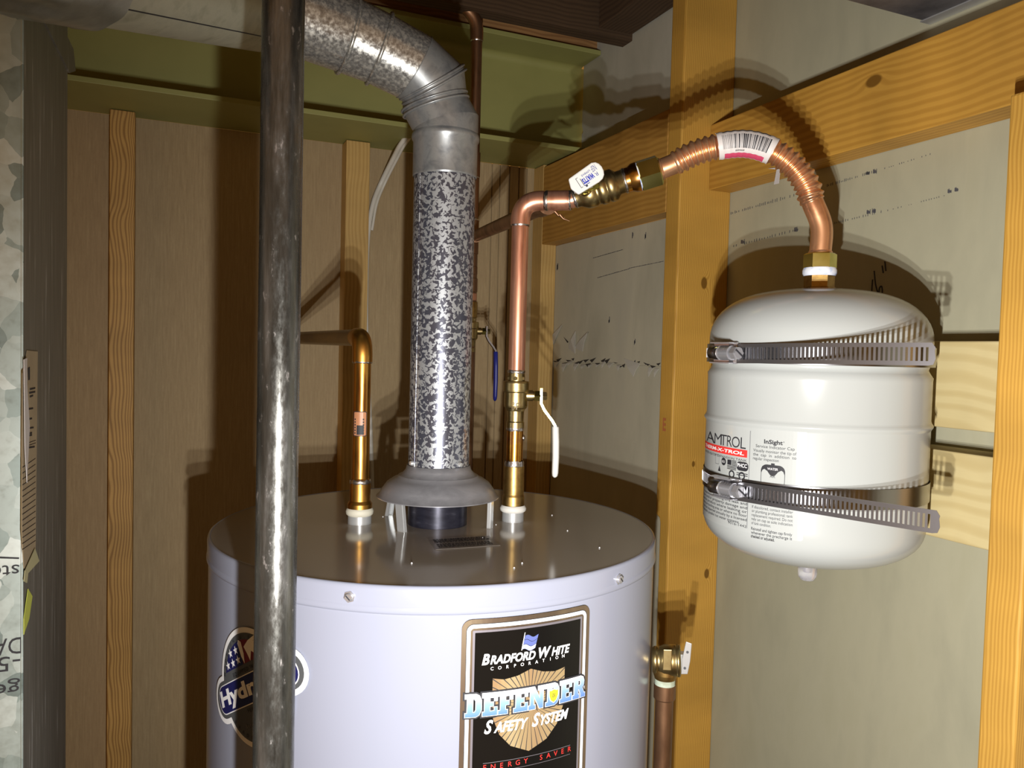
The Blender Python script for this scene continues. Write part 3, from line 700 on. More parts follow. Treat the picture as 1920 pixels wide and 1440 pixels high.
# sunburst shield
su, sv = LV(993, 1319); sw = px_u*66; sh_t = LV(990,1254)[1]; sh_b = LV(991,1407)[1]
tops = sh_t-sv; bots = sv-sh_b
def shield(k=1.):
    R_ = [(0,tops),(.35*sw,tops*.86),(.7*sw,tops*.80),(sw,tops*.86),(sw*1.0,tops*.2),(sw*.97,-bots*.2),(sw*.8,-bots*.55),(sw*.5,-bots*.82),(0,-bots)]
    return [(su+a*k, sv+b_*k) for a, b_ in R_]+[(su-a*k, sv+b_*k) for a, b_ in R_[-2:0:-1]]
hl(curve2d([shield()]), .0009, 'shield', 'gold', bl)
g = []
outl = shield()
for k in range(44):
    t = 2*PI*(k+.5)/44; d = (math.cos(t), math.sin(t)); best = 1e9
    for i in range(len(outl)):
        x1, y1 = outl[i][0]-su, outl[i][1]-sv; x2, y2 = outl[(i+1)%len(outl)][0]-su, outl[(i+1)%len(outl)][1]-sv
        den = d[0]*(y2-y1)-d[1]*(x2-x1)
        if abs(den) < 1e-12: continue
        r_ = (x1*(y2-y1)-y1*(x2-x1))/den; s_ = (x1*d[1]-y1*d[0])/den
        if r_ > 0 and 0 <= s_ <= 1: best = min(best, r_)
    w_ = .00045; nx, ny = -d[1]*w_, d[0]*w_
    g.append(([(su+d[0]*.004,sv+d[1]*.004),(su+d[0]*best-nx,sv+d[1]*best-ny),(su+d[0]*best+nx,sv+d[1]*best+ny)], [(0,1,2)]))
hl(merge2(*g), .0011, 'sunburst_rays', 'ink', bl)
# slab-serif word
LT = {
'E': ([[(0,0),(.84,0),(.84,.36),(.68,.36),(.68,.2),(.42,.2),(.42,.41),(.62,.41),(.62,.59),(.42,.59),(.42,.8),(.68,.8),(.68,.64),(.84,.64),(.84,1),(0,1),(0,.82),(.12,.82),(.12,.18),(0,.18)]], .84),
'F': ([[(0,0),(.54,0),(.54,.18),(.42,.18),(.42,.4),(.62,.4),(.62,.58),(.42,.58),(.42,.8),(.68,.8),(.68,.62),(.84,.62),(.84,1),(0,1),(0,.82),(.12,.82),(.12,.18),(0,.18)]], .84),
'D': ([[(0,0),(.6,0),(.78,.08),(.9,.28),(.9,.72),(.78,.92),(.6,1),(0,1),(0,.82),(.12,.82),(.12,.18),(0,.18)],[(.42,.2),(.42,.8),(.53,.8),(.6,.7),(.6,.3),(.53,.2)]], .9),
'N': ([[(0,0),(.42,0),(.42,.18),(.32,.18),(.32,.6),(.68,0),(.92,0),(.92,.82),(1.02,.82),(1.02,1),(.6,1),(.6,.82),(.7,.82),(.7,.45),(.36,1),(0,1),(0,.82),(.1,.82),(.1,.18),(0,.18)]], 1.02),
'R': ([[(0,0),(.5,0),(.5,.18),(.42,.18),(.42,.4),(.48,.4),(.6,.18),(.6,0),(.96,0),(.96,.18),(.88,.18),(.74,.45),(.85,.56),(.88,.75),(.8,.93),(.62,1),(0,1),(0,.82),(.12,.82),(.12,.18),(0,.18)],[(.42,.58),(.42,.82),(.54,.82),(.6,.76),(.6,.64),(.54,.58)]], .96)}
a, b_ = LV(871, 1343), LV(1094, 1305); tw = sum(LT[c][1] for c in 'DEFENDER')+.06*7; kx = (b_[0]-a[0])/tw; hh = px_u*37; vbase = (a[1]+b_[1])/2
def letters(off):
    x = 0; ms = []
    for ch in 'DEFENDER':
        lps, w_ = LT[ch]
        lp = [[(a[0]+(x+p[0])*kx, vbase+p[1]*hh) for p in l] for l in lps]; ms.append(curve2d(lp, off)); x += w_+.06
    return merge2(*ms)
hl(letters(.0021), .0013, 'title_outline', 'ink', bl)
hl(letters(.0005), .0016, 'title_edge', 'white', bl)
hl(letters(.0), .0019, 'title_letters', 'blue_grad', bl)
eu, ev = LV(1036, 1302)
emb = [(0,.0060),(.0032,.0048),(.0052,.0052),(.0050,0),(.0034,-.0045),(0,-.0070)]; emb = [(eu+p[0],ev+p[1]) for p in emb]+[(eu-p[0],ev+p[1]) for p in emb[-2:0:-1]]
hl(curve2d([emb], .0007), .0021, 'emblem_edge', 'white', bl); hl(curve2d([emb]), .0023, 'emblem', 'yellow', bl)
hl(merge2(*[curve2d([rect(eu-.002,eu+.002,ev+k,ev+k+.0006)]) for k in (.001,-.0003,-.0016)]), .0025, 'emblem_print', 'ink', bl)
word.sy = 1.25
word([('S',1.0),('AFETY',.78),(' ',.4),('S',1.0),('YSTEM',.78)], (907,1373), (1065,1346), bl, .0013, 'white', 'subtitle', .03, .32)
spaced('ENERGY SAVER', (908,1443), (1066,1408), .0072, 'redink', 'model_text', bl, .0)
a, b_ = H.uv(905,1434), H.uv(1068,1394); va = (a[1]+b_[1])/2
hl(curve2d([rect(a[0],b_[0],va,va+.0005)]), .0010, 'rule_line', 'foil_grey', bl)
hl(curve2d([rect(a[0],b_[0],va-.0092,va-.0088)]), .0010, 'rule_line', 'foil_grey', bl)

# ---- round badge half hidden by the gas pipe; it sits tilted on the jacket
bcu, bcv, brot = -.2030, -.3495, math.radians(29.4)
bw, R_, hp_ = .0855, .0612, .0245
def loc(x, y):
    u_, v_ = H.uv(x, y); u_ -= bcu; v_ -= bcv; c_, s_ = math.cos(brot), math.sin(brot); return u_*c_+v_*s_, -u_*s_+v_*c_
def rl(m2, h, name, mat, par, step=.005, **k):
    c_, s_ = math.cos(brot), math.sin(brot)
    return hl(([(bcu+p[0]*c_-p[1]*s_, bcv+p[0]*s_+p[1]*c_) for p in m2[0]], m2[1]), h, name, mat, par, step, **k)
def circ(cx_, cy_, r, n=40, rx=1.): return [(cx_+rx*r*math.cos(2*PI*i/n), cy_+r*math.sin(2*PI*i/n)) for i in range(n)]
def outline(k):
    """disc with a pill-shaped band through its middle, grown by k"""
    o_ = []; hh_ = hp_-.0055+k; xx = bw-.0055+k; r_ = R_-.0055+k; th = math.asin(hh_/r_)
    for i in range(33): t = th+(PI-2*th)*i/32; o_.append((r_*math.cos(t), r_*math.sin(t)))
    for i in range(15): t = PI/2+PI*i/14; o_.append((-xx+hh_+hh_*math.cos(t), hh_*math.sin(t)))
    for i in range(33): t = PI+th+(PI-2*th)*i/32; o_.append((r_*math.cos(t), r_*math.sin(t)))
    for i in range(15): t = -PI/2+PI*i/14; o_.append((xx-hh_+hh_*math.cos(t), hh_*math.sin(t)))
    return o_
bd = rl(curve2d([outline(.0055)]), .0003, 'round_badge', 'white', wh, label='round badge with stars and slanted banner')
rl(curve2d([outline(0)]), .0006, 'badge_field', 'slate', bd)
def seg(r, y0_, y1_, x0_=-9, x1_=9, n=72):
    """part of a disc of radius r between two heights and two sides"""
    o_ = []
    for p in circ(0, 0, r, n):
        p = (max(x0_, min(x1_, p[0])), max(y0_, min(y1_, p[1])))
        if not o_ or (abs(p[0]-o_[-1][0])+abs(p[1]-o_[-1][1])) > 1e-6: o_.append(p)
    return o_
hb = .0150; ri = R_-.0122; xd = loc(455, 1225)[0]-.002
rl(curve2d([seg(ri,hp_+.0005,9,-9,xd)]), .0009, 'star_field', 'navy', bd)
rl(curve2d([seg(ri,hp_+.0005,9,xd,9)]), .0009, 'flag_field', 'darkred', bd)
def star(x, y, r): return [(x+(r if i%2==0 else r*.42)*math.sin(PI*i/5), y+(r if i%2==0 else r*.42)*math.cos(PI*i/5)) for i in range(10)]
for x, y in ((434,1225),(443.5,1219),(430,1248),(439,1243),(448.5,1237)): rl(curve2d([star(*loc(x,y),.0050)]), .0012, 'star', 'white', bd)
a = loc(455,1222)
rl(curve2d([[(a[0]-.004,a[1]+.010),(a[0]-.001,a[1]+.013),(a[0]+.003,a[1]+.010),(a[0]+.003,a[1]-.002),(a[0]+.000,a[1]-.012),(a[0]-.003,a[1]-.004)]]), .0012, 'flag_wave', 'white', bd)
rl(curve2d([[(a[0]+.006,a[1]+.004),(a[0]+.016,a[1]+.008),(a[0]+.045,a[1]+.012),(a[0]+.05,a[1]-.002),(a[0]+.03,a[1]-.001),(a[0]+.024,a[1]-.009),(a[0]+.017,a[1]-.003),(a[0]+.011,a[1]-.012),(a[0]+.009,a[1]-.004)]]), .0012, 'flag_wave', 'white', bd)
rl(curve2d([rrect(-bw+.0115,bw-.0115,-hb,hb,.014)]), .0009, 'banner_edge', 'white', bd)
rl(curve2d([rrect(-bw+.0127,bw-.0127,-hb+.0011,hb-.0011,.013)]), .0011, 'banner', 'navy', bd)
rl(text2d('Hydrojet', (-bw+.0175, bw-.0175, -hb*.80, hb*.66), .04), .0014, 'banner_word', 'white', bd, None)
rl(curve2d([seg(ri,-9,-hp_-.0005)]), .0009, 'lower_field', 'label_black', bd)
spc = lambda s, v_, k, mat='ink': rl(text2d(s, None, .01, 0, k, 'CENTER', 1.3, (0, v_)), .0012, 'badge_text', mat, bd, None)
spc('EQUIPPED WITH', hb+.0022, .0058); spc('FEATURES', -hb-.0068, .0058)
spc('Reduced Sediment', -hp_-.011, .0055, 'foil'); spc('Lower Costs', -hp_-.019, .0055, 'foil')
def arc_text(s, r, a0, a1, hgt):
    ms = []
    for i, ch in enumerate(s):
        if ch == ' ': continue
        t = a0+(a1-a0)*i/(len(s)-1); v_, f_ = text2d(ch, None, .01, 0, hgt, 'CENTER', 1., (0,0)); w_ = t-PI/2 if t > 0 else t+PI/2
        c_, s_ = math.cos(w_), math.sin(w_)
        ms.append(([(r*math.cos(t)+p[0]*c_-p[1]*s_, r*math.sin(t)+p[0]*s_+p[1]*c_) for p in v_], f_))
    rl(merge2(*ms), .0012, 'badge_text', 'ink', bd, None)
arc_text('MADE IN U.S.A.', R_-.0112, math.radians(152), math.radians(40), .0052)
arc_text('BRADFORD WHITE', R_-.0085, math.radians(-150), math.radians(-35), .0052)

# ================================================================== draft hood and vent
vx, vy = HX, HY
dh = thing('draft_hood', 'bell-shaped grey metal draft hood on short legs over the flue', 'draft hood', (HX, HY, HZ))
mk('bell', lathe([(.0790,-.1885),(.0795,-.1880),(.0788,-.1872),(.0765,-.1862),(.0720,-.1782),(.0662,-.1705),(.0590,-.1655),(.0530,-.1632),(.0518,-.1612),(.0505,-.1605),(.0480,-.1600),(.0425,-.1540),(.0408,-.1475),(.0400,-.1475),(.0400,-.152),(.046,-.161),(.057,-.1672),(.0655,-.1725),(.0712,-.1800),(.0758,-.1872),(.0790,-.1885)], (vx,vy,0), n=72, cap0=False, cap1=False), M['hood'], dh)
for x, y in ((752,997),(921,989),(727,966)):
    p = atZ(x, y, HZ+.0008); d = Vector((p.x-vx, p.y-vy, 0)).normalized(); t = d.cross(Z3)
    tp = Vector((vx,vy,0))+d*.0735
    g = obox(Vector(((p.x+tp.x)/2,(p.y+tp.y)/2,(HZ-.184)/2+.0004)), t, (Vector((tp.x-p.x,tp.y-p.y,-.184-HZ))).cross(t).normalized(), Vector((tp.x-p.x,tp.y-p.y,-.184-HZ)).normalized(), .0056, .0007, .0205)
    for s in (-1, 1): g.join(obox(Vector(((p.x+tp.x)/2,(p.y+tp.y)/2,(HZ-.184)/2+.0004))+t*s*.0056-d*.002, t, d, Vector((tp.x-p.x,tp.y-p.y,-.184-HZ)).normalized(), .0006, .0022, .0205))
    mk('leg', g, M['zinc'], dh)
p = Vector((vx,vy,0))+Vector((.55,.83,0)).normalized()*.072; mk('leg', box(p.x-.0055,p.x+.0055,p.y-.0007,p.y+.0007,HZ+.0008,-.184), M['zinc'], dh)
vp = thing('vent_pipe', 'mottled galvanised vent pipe rising from draft hood to a ribbed elbow', 'vent pipe', (vx, vy, -.15))
def vz(y): return ray(822, y).z*math.hypot(vx, vy)
z330, z262 = vz(331), vz(262)
mk('straight_pipe', lathe(sharp([(.0393,-.150),(.0393,z330+.01)]), (vx,vy,0), n=64, cap0=False, cap1=False), M['mottled'], vp)
sm = tube([Vector((vx,vy,0))+Vector((-.0385*.95,-.0385*.35,-.15)), Vector((vx,vy,0))+Vector((-.0385*.95,-.0385*.35,z330))], .0013, 8); mk('lock_seam', sm, M['mottled'], vp)
zs_ = z262
mk('sleeve', lathe(sharp([(.0402,z330-.002),(.0410,z330),(.0410,zs_-.004)])+[(.0428,zs_-.001),(.0432,zs_+.002),(.0428,zs_+.005),(.0412,zs_+.007),(.0412,zs_+.014)], (vx,vy,0), n=64, cap0=False, cap1=False), M['elbow_metal'], vp)
Rv = math.hypot(vx, vy)
el = [(819,253,1.0),(816,220,1.0),(816,196,1.0),(812,158,.995),(776,126,.985),(711,92,.975),(652,66,.968),(600,44,.962)]
P_ = [Vector((vx,vy,zs_+.010))]+[atD(x,y,Rv*k) for x,y,k in el[1:]]
P_[1] = Vector((vx,vy,P_[1].z)); 
pts = [P_[0]]
gores = [P_[0], P_[2], P_[3], P_[4], P_[5]]
def cone(a, b_, r0, r1, name, mat, par, n=56):
    return mk(name, tube([a, b_], [r0, r1], n, cap=False), M[mat], par)
# gored elbow: short straight rings, each swivelled, with a raised crimp at every joint
def mitre_tube(path, rads, n=56):
    """tube whose rings sit in the mitre planes of the path"""
    m_ = len(path); v = []; f = []; a = None
    for k in range(m_):
        d1 = (path[min(k+1,m_-1)]-path[min(k+1,m_-1)-1]).normalized(); d0 = (path[max(k,1)]-path[max(k,1)-1]).normalized()
        nrm = (d0+d1).normalized()
        if a is None: a, b2_, _ = frame(d0)
        a = (a-d0*a.dot(d0)).normalized(); b2_ = d0.cross(a)
        for i in range(n):
            t = 2*PI*i/n; p = a*math.cos(t)*rads[k]+b2_*math.sin(t)*rads[k]
            p = p-d0*(p.dot(nrm)/d0.dot(nrm)); v.append(path[k]+p)
    for k in range(m_-1):
        for i in range(n): f.append((k*n+i,k*n+(i+1)%n,(k+1)*n+(i+1)%n,(k+1)*n+i))
    return G().add(v, f, True), v
epath = [Vector((vx,vy,zs_+.004)), Vector((vx,vy,zs_+.020)), P_[2], P_[3], P_[4], P_[5], P_[6], atD(524,18,.945*Rv)]
er = [.0413,.0413,.0413,.0412,.0416,.0424,.0440,.0445]
eg, ev_ = mitre_tube(epath, er)
eo = []
for k in range(len(epath)-1):
    n = 56; vv = ev_[k*n:(k+2)*n]; mt = 'elbow_metal' if k < 4 else 'shiny'
    ff = [(i,(i+1)%n,(i+1)%n+n,i+n) for i in range(n)]
    mk('elbow_gore', G().add(vv, ff, True), M[mt], vp)
def crimp(k, r, name='elbow_crimp', mat='elbow_metal', shift=None):
    n = 56; ring = [Vector(p) for p in ev_[k*n:(k+1)*n]]; c = epath[k]
    d = (epath[min(k+1,len(epath)-1)]-epath[max(k-1,0)]).normalized()
    offs = shift if shift else (0,)
    for s in offs:
        pts_ = [c+(p-c)*(1+.6*r/(p-c).length)+d*s for p in ring]; v = []; f = []
        for i in range(n):
            e = (pts_[i]-(c+d*s)).normalized()
            for j in range(8):
                t = 2*PI*j/8; v.append(pts_[i]+(e*math.cos(t)+d*math.sin(t))*r)
        for i in range(n):
            for j in range(8): f.append((i*8+j, i*8+(j+1)%8, ((i+1)%n)*8+(j+1)%8, ((i+1)%n)*8+j))
        mk(name, G().add(v, f, True), M[mat], vp)
crimp(2, .0016, shift=(-.0032,.0032)); crimp(3, .0016, shift=(-.003,.003)); crimp(4, .0006)
crimp(5, .0024, 'bead', 'shiny'); crimp(6, .0024, 'bead', 'shiny')
for x, y in ((746,180),(810,182),(838,183),(903,327)):
    d = atD(x, y, Rv*.95); best = min(((epath[i]-d).length, i) for i in range(4))
for zz, aa in ((-.143,-.7),(-.143,.95)):
    d = Vector((math.sin(a_+PI+aa), math.cos(a_+PI+aa), 0)); mk('vent_screw', lathe(sharp([(.0036,0),(.0036,.002),(.0026,.004),(0,.0045)]), Vector((vx,vy,zz))+d*.040, d, 6), M['zinc'], vp)
# left run: dull pipe, lapped seam, crimped collar at the plenum
A_ = P_[7]; ax_end = atD(92,-88,.665*Rv)
A2 = atD(484, 18, .940*Rv)
vr = thing('vent_run', 'dull horizontal vent pipe at the top left with a punched hole', 'vent pipe', (ax_end.x, ax_end.y, ax_end.z))
dd = (ax_end-A2).normalized()
mk('pipe', lathe([(.0448,0),(.0448,(ax_end-A2).length)], A2, dd, 56, cap0=False, cap1=False), M['duct_dull'], vr)
ea, eb, _ = frame(dd)
best = None
for i in range(360):                                  # seam line and hole sit on the side turned to the camera
    t = 2*PI*i/360; n_ = ea*math.cos(t)+eb*math.sin(t)
    s_ = n_.dot(-A2.normalized())-.62*n_.z*0
    sc_ = -abs(n_.z+.72)+(.6 if s_ > 0 else -5)
    if best is None or sc_ > best[0]: best = (sc_, n_)
nb = best[1]
mk('lap_seam', tube([A2+nb*.0449, ax_end+nb*.0449], .0006, 6), M['ink'], vr)
def along(px):
    lo, hi = 0., 1.
    for _ in range(40):
        m_ = (lo+hi)/2; p = A2+dd*m_
        if 960+FPX*p.dot(_r)/p.dot(_f) > px: lo = m_
        else: hi = m_
    return A2+dd*lo
hp = along(158); n2 = (nb*.8+Vector((0,0,-.45))-dd*0).normalized(); n2 = (n2-dd*n2.dot(dd)).normalized()
mk('punched_hole', lathe([(0,.0002),(.0032,.0002),(.0032,-.001)], hp+n2*.0449, n2, 14), M['black'], vr)
B0 = along(148); B1 = ax_end+dd*.12
g = G(); n = 96; vs = []
for k, (s, r, w_) in enumerate(((0,.0492,.0005),(.004,.0486,.0004),(.03,.0480,0),(.060,.0480,0),(.064,.0475,.0012),(.075,.0450,.0022),(.12,.0450,.0020),((B1-B0).length,.045,.0014))):
    for i in range(n):
        t = 2*PI*i/n; r2 = r+w_*math.sin(12*t); vs.append(B0+dd*s+(ea*math.cos(t)+eb*math.sin(t))*r2)
for k in range(7):
    for i in range(n): g.f.append((k*n+i,k*n+(i+1)%n,(k+1)*n+(i+1)%n,(k+1)*n+i)); g.sm.append(True)
g.v = vs; mk('crimped_collar', g, M['duct_grey'], vr)
# ================================================================== plumbing
RC = .0111                                            # 3/4 inch copper
def ring(c, d, r, w, name, mat, par, bulge=.0006):
    """a solder bead or collar around a pipe"""
    n = 28; g = lathe([(r,-w),(r+bulge,-w*.5),(r+bulge*1.2,0),(r+bulge,w*.5),(r,w)], c, d, n, cap0=False, cap1=False)
    if mat == 'solder':
        c = Vector(c); d = Vector(d).normalized(); o_ = []
        for p in g.v:
            p = Vector(p); q_ = p-c; ax = d*q_.dot(d); rd = q_-ax; k = 1+random.uniform(-.012,.022); o_.append(tuple(c+ax*random.uniform(.7,1.3)+rd*k))
        g.v = o_
    return mk(name, g, M[mat], par)
# steel gas pipe in front
GX, GY = atD(522,720,.64).x, atD(522,720,.64).y
tag(mk('gas_pipe', tube([(GX,GY,FLOOR),(GX,GY,-.4),(GX,GY,0),(GX,GY,.4),(GX,GY,.9)], .0159, 48), M['black_pipe']), 'thick dark steel gas pipe standing upright in front of the water heater', 'pipe')

# ---- hot side
hd = atD(674,985,1.03); hx, hy = hd.x, hd.y
def hz(y, x=676): return ray(x, y).z*math.hypot(hx, hy)
hot = thing('hot_water_pipe', 'aged golden copper hot water pipe bending back towards the wall', 'pipe', (hx, hy, HZ))
ez = hz(633); e0 = Vector((hx,hy,ez)); far = Vector((hx-.012,1.7998,ez+.004)); dfar = (far-e0).normalized()
mk('riser', lathe([(RC,hz(903)),(RC,ez-.026)], (hx,hy,0), n=32), M['copper_old'], hot)
mk('run', tube([e0+dfar*.026, far], RC, 32), M['copper_run'], hot)
def elbow(name, c, d0, d1, r, mat, par, arm=.030, br=.019):
    """copper elbow: sockets a little wider than the pipe"""
    d0, d1 = Vector(d0).normalized(), Vector(d1).normalized(); p = [c+d0*arm]+bend(c+d0*arm, c, c+d1*arm, br, 12)+[c+d1*arm]
    return mk(name, tube(p, r, 32), M[mat], par)
elbow('elbow', e0, (0,0,-1), dfar, .0127, 'copper_old', hot, .031, .024)
ring((hx,hy,ez-.031), (0,0,1), .0120, .0016, 'solder_joint', 'solder', hot)
mk('adapter', lathe(sharp([(.0112,hz(896)),(.0133,hz(903)),(.0133,hz(938)),(.0142,hz(940)),(.0158,hz(944)),(.0158,hz(958)),(.0150,hz(962))]), (hx,hy,0), n=32), M['copper_old'], hot)
ring((hx,hy,hz(903)), (0,0,1), .0125, .0035, 'solder_joint', 'solder', hot, .0009)
mk('nipple', lathe(sharp([(.0150,hz(960)),(.0150,HZ)]), (hx,hy,0), n=32), M['zinc'], hot)
mk('thread_tape', lathe([(.0150,hz(960)-.004),(.0172,hz(960)-.002),(.0178,hz(960)+.002),(.0166,hz(960)+.005),(.0155,hz(960)+.006)], (hx,hy,0), n=32, cap0=False, cap1=False), plain('old_tape_white', (.55,.52,.42), .6), hot, label='frayed pale thread tape')
Cp = Cyl(hx, hy, RC); ua, va_ = Cp.uv(664,771); ub, vb_ = Cp.uv(687,818)
stk = mk('pipe_sticker', Cp.lay(curve2d([rrect(ua,ub,vb_,va_,.002)]), .0002, .002), plain('sticker_copper', (.45,.2,.1), .4), hot, label='small printed sticker')
mk('sticker_print', Cp.lay(merge2(curve2d([rrect(ua,ub,vb_,va_,.002), rrect(ua+.0009,ub-.0009,vb_+.0009,va_-.0009,.0015)]), curve2d([rect(ua+.005,ub-.004,vb_+.002,vb_+.014)]), *[curve2d([rect(ua+k,ua+k+.0018,vb_+.003+j*.0035,vb_+.005+j*.0035)]) for k in (.0018,.0125) for j in range(6)]), .0004, .002), M['ink'], stk)

# ---- cold side: riser, elbow, tee and the branch coming from the back
cD = 1.05; cc = atD(971,600,cD); cx_, cy_ = cc.x, cc.y
TX = atD(1533,600,1.055)                                # axis of the expansion tank
LA, LB = Vector((cx_,cy_,0)), Vector((TX.x,TX.y,0))
def zc_(y, x=970): return ray(x, y).z*cD
def ln(x, y): return atline(x, y, LA, LB)
cw = thing('cold_water_pipe', 'bright copper cold water riser with elbow and tee right of the vent', 'pipe', (cx_, cy_, HZ))
ce0 = Vector((cx_,cy_,zc_(377,975))); tee = ln(1040,376); dh_ = (tee-ce0).normalized()
mk('riser', lathe([(RC,zc_(700)),(RC,ce0.z-.028)], (cx_,cy_,0), n=40), M['copper'], cw)
elbow('elbow', ce0, (0,0,-1), dh_, .0128, 'copper', cw, .031, .026)
ring((cx_,cy_,ce0.z-.031), (0,0,1), .0118, .002, 'solder_joint', 'solder', cw)
mk('tee', tube([ce0+dh_*.034, tee+dh_*.020], .0129, 32), M['copper'], cw)
ring(ce0+dh_*.0345, dh_, .0121, .003, 'solder_joint', 'solder', cw, .001)
ring(tee+dh_*.020, dh_, .0120, .002, 'solder_joint', 'solder', cw, .0008)
va = ln(1120,357); vd = (ln(1185,336)-ln(1085,371)).normalized()
brn = atY(886,445,1.497); tb = tee+Vector((-.004,.012,-.004)); db = (brn-tb).normalized()
mk('branch_socket', tube([tb, tb+db*.034], .0129, 28), M['copper_dull'], cw)
mk('branch_pipe', tube([tb+db*.03, brn], RC, 28), M['copper_dull'], cw)
mk('copper_stub', tube(bend(tee+dh_*.012, ln(1064,377), va-vd*.026, .008), RC, 32), M['copper'], cw)
for p0 in ((1041,382),(1050,388)): p = ln(*p0); mk('solder_drip', tube([p+Vector((0,0,-.010)), p+Vector((.004,-.002,-.015)), p+Vector((.012,-.005,-.018))], [.0022,.0014,.0005], 8), M['copper_dull'], cw)
mk('lower_stub', lathe([(RC,zc_(880)),(RC,zc_(795))], (cx_,cy_,0), n=32), M['copper_burnt'], cw)
mk('adapter', lathe(sharp([(.0116,zc_(872)),(.0134,zc_(874)),(.0136,zc_(926)),(.0146,zc_(930)),(.0150,zc_(946)),(.0130,zc_(950))]), (cx_,cy_,0), n=32), M['brass_old'], cw)
ring((cx_,cy_,zc_(871)), (0,0,1), .0122, .005, 'solder_joint', 'solder', cw, .0007)
mk('nipple', lathe(sharp([(.0145,zc_(950)),(.0145,HZ)]), (cx_,cy_,0), n=32), M['zinc'], cw)
mk('thread_tape', lathe([(.0150,zc_(955)-.003),(.0172,zc_(955)-.001),(.0176,zc_(955)+.002),(.0160,zc_(955)+.005),(.0150,zc_(955)+.006)], (cx_,cy_,0), n=32, cap0=False, cap1=False), plain('tape_white', (.62,.60,.55), .6), cw, label='frayed white thread tape')
p = Vector((cx_,cy_,zc_(821)))+Vector((.0105,-.004,0)); mk('solder_blob', lathe([(0,-.004),(.0026,-.002),(.003,.0005),(.0015,.004),(0,.005)], p, (0,0,1), 10), M['solder'], cw)

# ---- ball valves on upright pipes
def upright_valve(name, label, x0, y0, zt_, zb_, k, grip, par_len, zs, group=None, hdir=None, spec=None):
    """body on a vertical pipe, stem to the right, lever bent down"""
    t = thing(name, label, 'valve', (x0, y0, zb_), group); L = zt_-zb_
    c = Vector((x0,y0,0)); prof = [(.0128*k,0),(.0128*k,.10),(.0118*k,.12),(.0124*k,.30),(.0140*k,.34),(.0164*k,.37),(.0170*k,.40),(.0170*k,.63),(.0186*k,.65),(.0190*k,.68),(.0190*k,.80),(.0182*k,.83),(.0125*k,.84),(.0125*k,.93),(.0122*k,.93),(.0122*k,1.)]
    mk('body', lathe(sharp([(r, zb_+h*L) for r, h in prof]), c, (0,0,1), 36), M['brass'], t)
    mk('hex_collar', lathe(sharp([(.0128*k,zb_+.85*L),(.0138*k,zb_+.86*L),(.0138*k,zb_+.91*L),(.0128*k,zb_+.92*L)]), c, (0,0,1), 6, smooth=False), M['brass'], t)
    q = hdir or Vector((math.cos(math.atan2(x0,y0)), -math.sin(math.atan2(x0,y0)), 0)); zm = zb_+.58*L; s0 = c+Z3*zm
    mk('stem', lathe(sharp([(.0078*k,.012*k),(.0078*k,.024*k),(.0066*k,.024*k),(.0066*k,.034*k)]), s0, q, 20), M['brass'], t)
    mk('packing_nut', lathe(sharp([(.0070*k,.026*k),(.0082*k,.027*k),(.0082*k,.034*k),(.0070*k,.035*k)]), s0, q, 6, smooth=False), M['brass_bright'], t)
    mk('stem_nut', lathe(sharp([(.0060*k,.037*k),(.0066*k,.038*k),(.0066*k,.043*k),(.005*k,.0445*k),(.003*k,.0445*k)]), s0, q, 6, smooth=False), M['brass'], t)
    # lever: flat strap from the stem, cranked outwards, then straight down into the dipped grip
    P0 = s0+q*.036*k; f_ = q.cross(Z3).normalized()
    path = [P0+Z3*.011*k, P0-Z3*.010*k, P0+q*.005*k-Z3*.020*k, P0+q*.016*k-Z3*.034*k, P0+q*.021*k-Z3*.042*k, P0+q*.0215*k-Z3*.052*k]
    def strap(path, hw, hh):
        g_ = G(); n = len(path)
        for i, p_ in enumerate(path):
            d_ = (path[min(i+1,n-1)]-path[max(i-1,0)]).normalized(); nn = d_.cross(f_)
            g_.v += [p_+f_*hw+nn*hh, p_-f_*hw+nn*hh, p_-f_*hw-nn*hh, p_+f_*hw-nn*hh]
        for i in range(n-1):
            for j in range(4): g_.f.append((4*i+j,4*i+(j+1)%4,4*i+4+(j+1)%4,4*i+4+j))
        g_.f += [(3,2,1,0),(4*n-4,4*n-3,4*n-2,4*n-1)]; g_.sm = [False]*len(g_.f); return g_
    lv = mk('lever', strap(path, .0065*k, .0017*k), M['brass_bright'] if grip == 'grip_white' else M['dark_steel'], t)
    e = path[-1]+Z3*.010*k; gl = par_len; gg = G(); n = 14
    rows = [(0,.3),(.01,.8),(.03,1.),(.3,1.02),(.6,1.0),(.9,.95),(.96,.8),(.985,.5),(1.,.1)]
    for s, r in rows:
        o_ = e-Z3*gl*s+q*.0015*math.sin(s*2.5)
        for i in range(n): a = 2*PI*i/n; gg.v.append(o_+f_*math.cos(a)*.0082*k*r+q*math.sin(a)*.0050*k*r)
    for i in range(len(rows)-1):
        for j in range(n): gg.f.append((i*n+j,i*n+(j+1)%n,(i+1)*n+(j+1)%n,(i+1)*n+j)); gg.sm.append(True)
    gg.f += [tuple(range(n-1,-1,-1)), tuple(range(len(rows)*n-n,len(rows)*n))]; gg.sm += [True]*2
    mk('grip', gg, M[grip], lv); return t
bv = upright_valve('ball_valve', 'brass ball valve with white drop lever on the cold water riser', cx_, cy_, zc_(697), zc_(802), .93, 'grip_white', zc_(800)-zc_(892)+.004, None, 'brass ball valves')
ring((cx_,cy_,zc_(697)), (0,0,1), .0112, .0022, 'solder_joint', 'solder', bv); ring((cx_,cy_,zc_(803)), (0,0,1), .0112, .003, 'solder_joint', 'solder', bv)
CV = Cyl(cx_, cy_, .0168*.93); mu, mv = CV.uv(968,761)
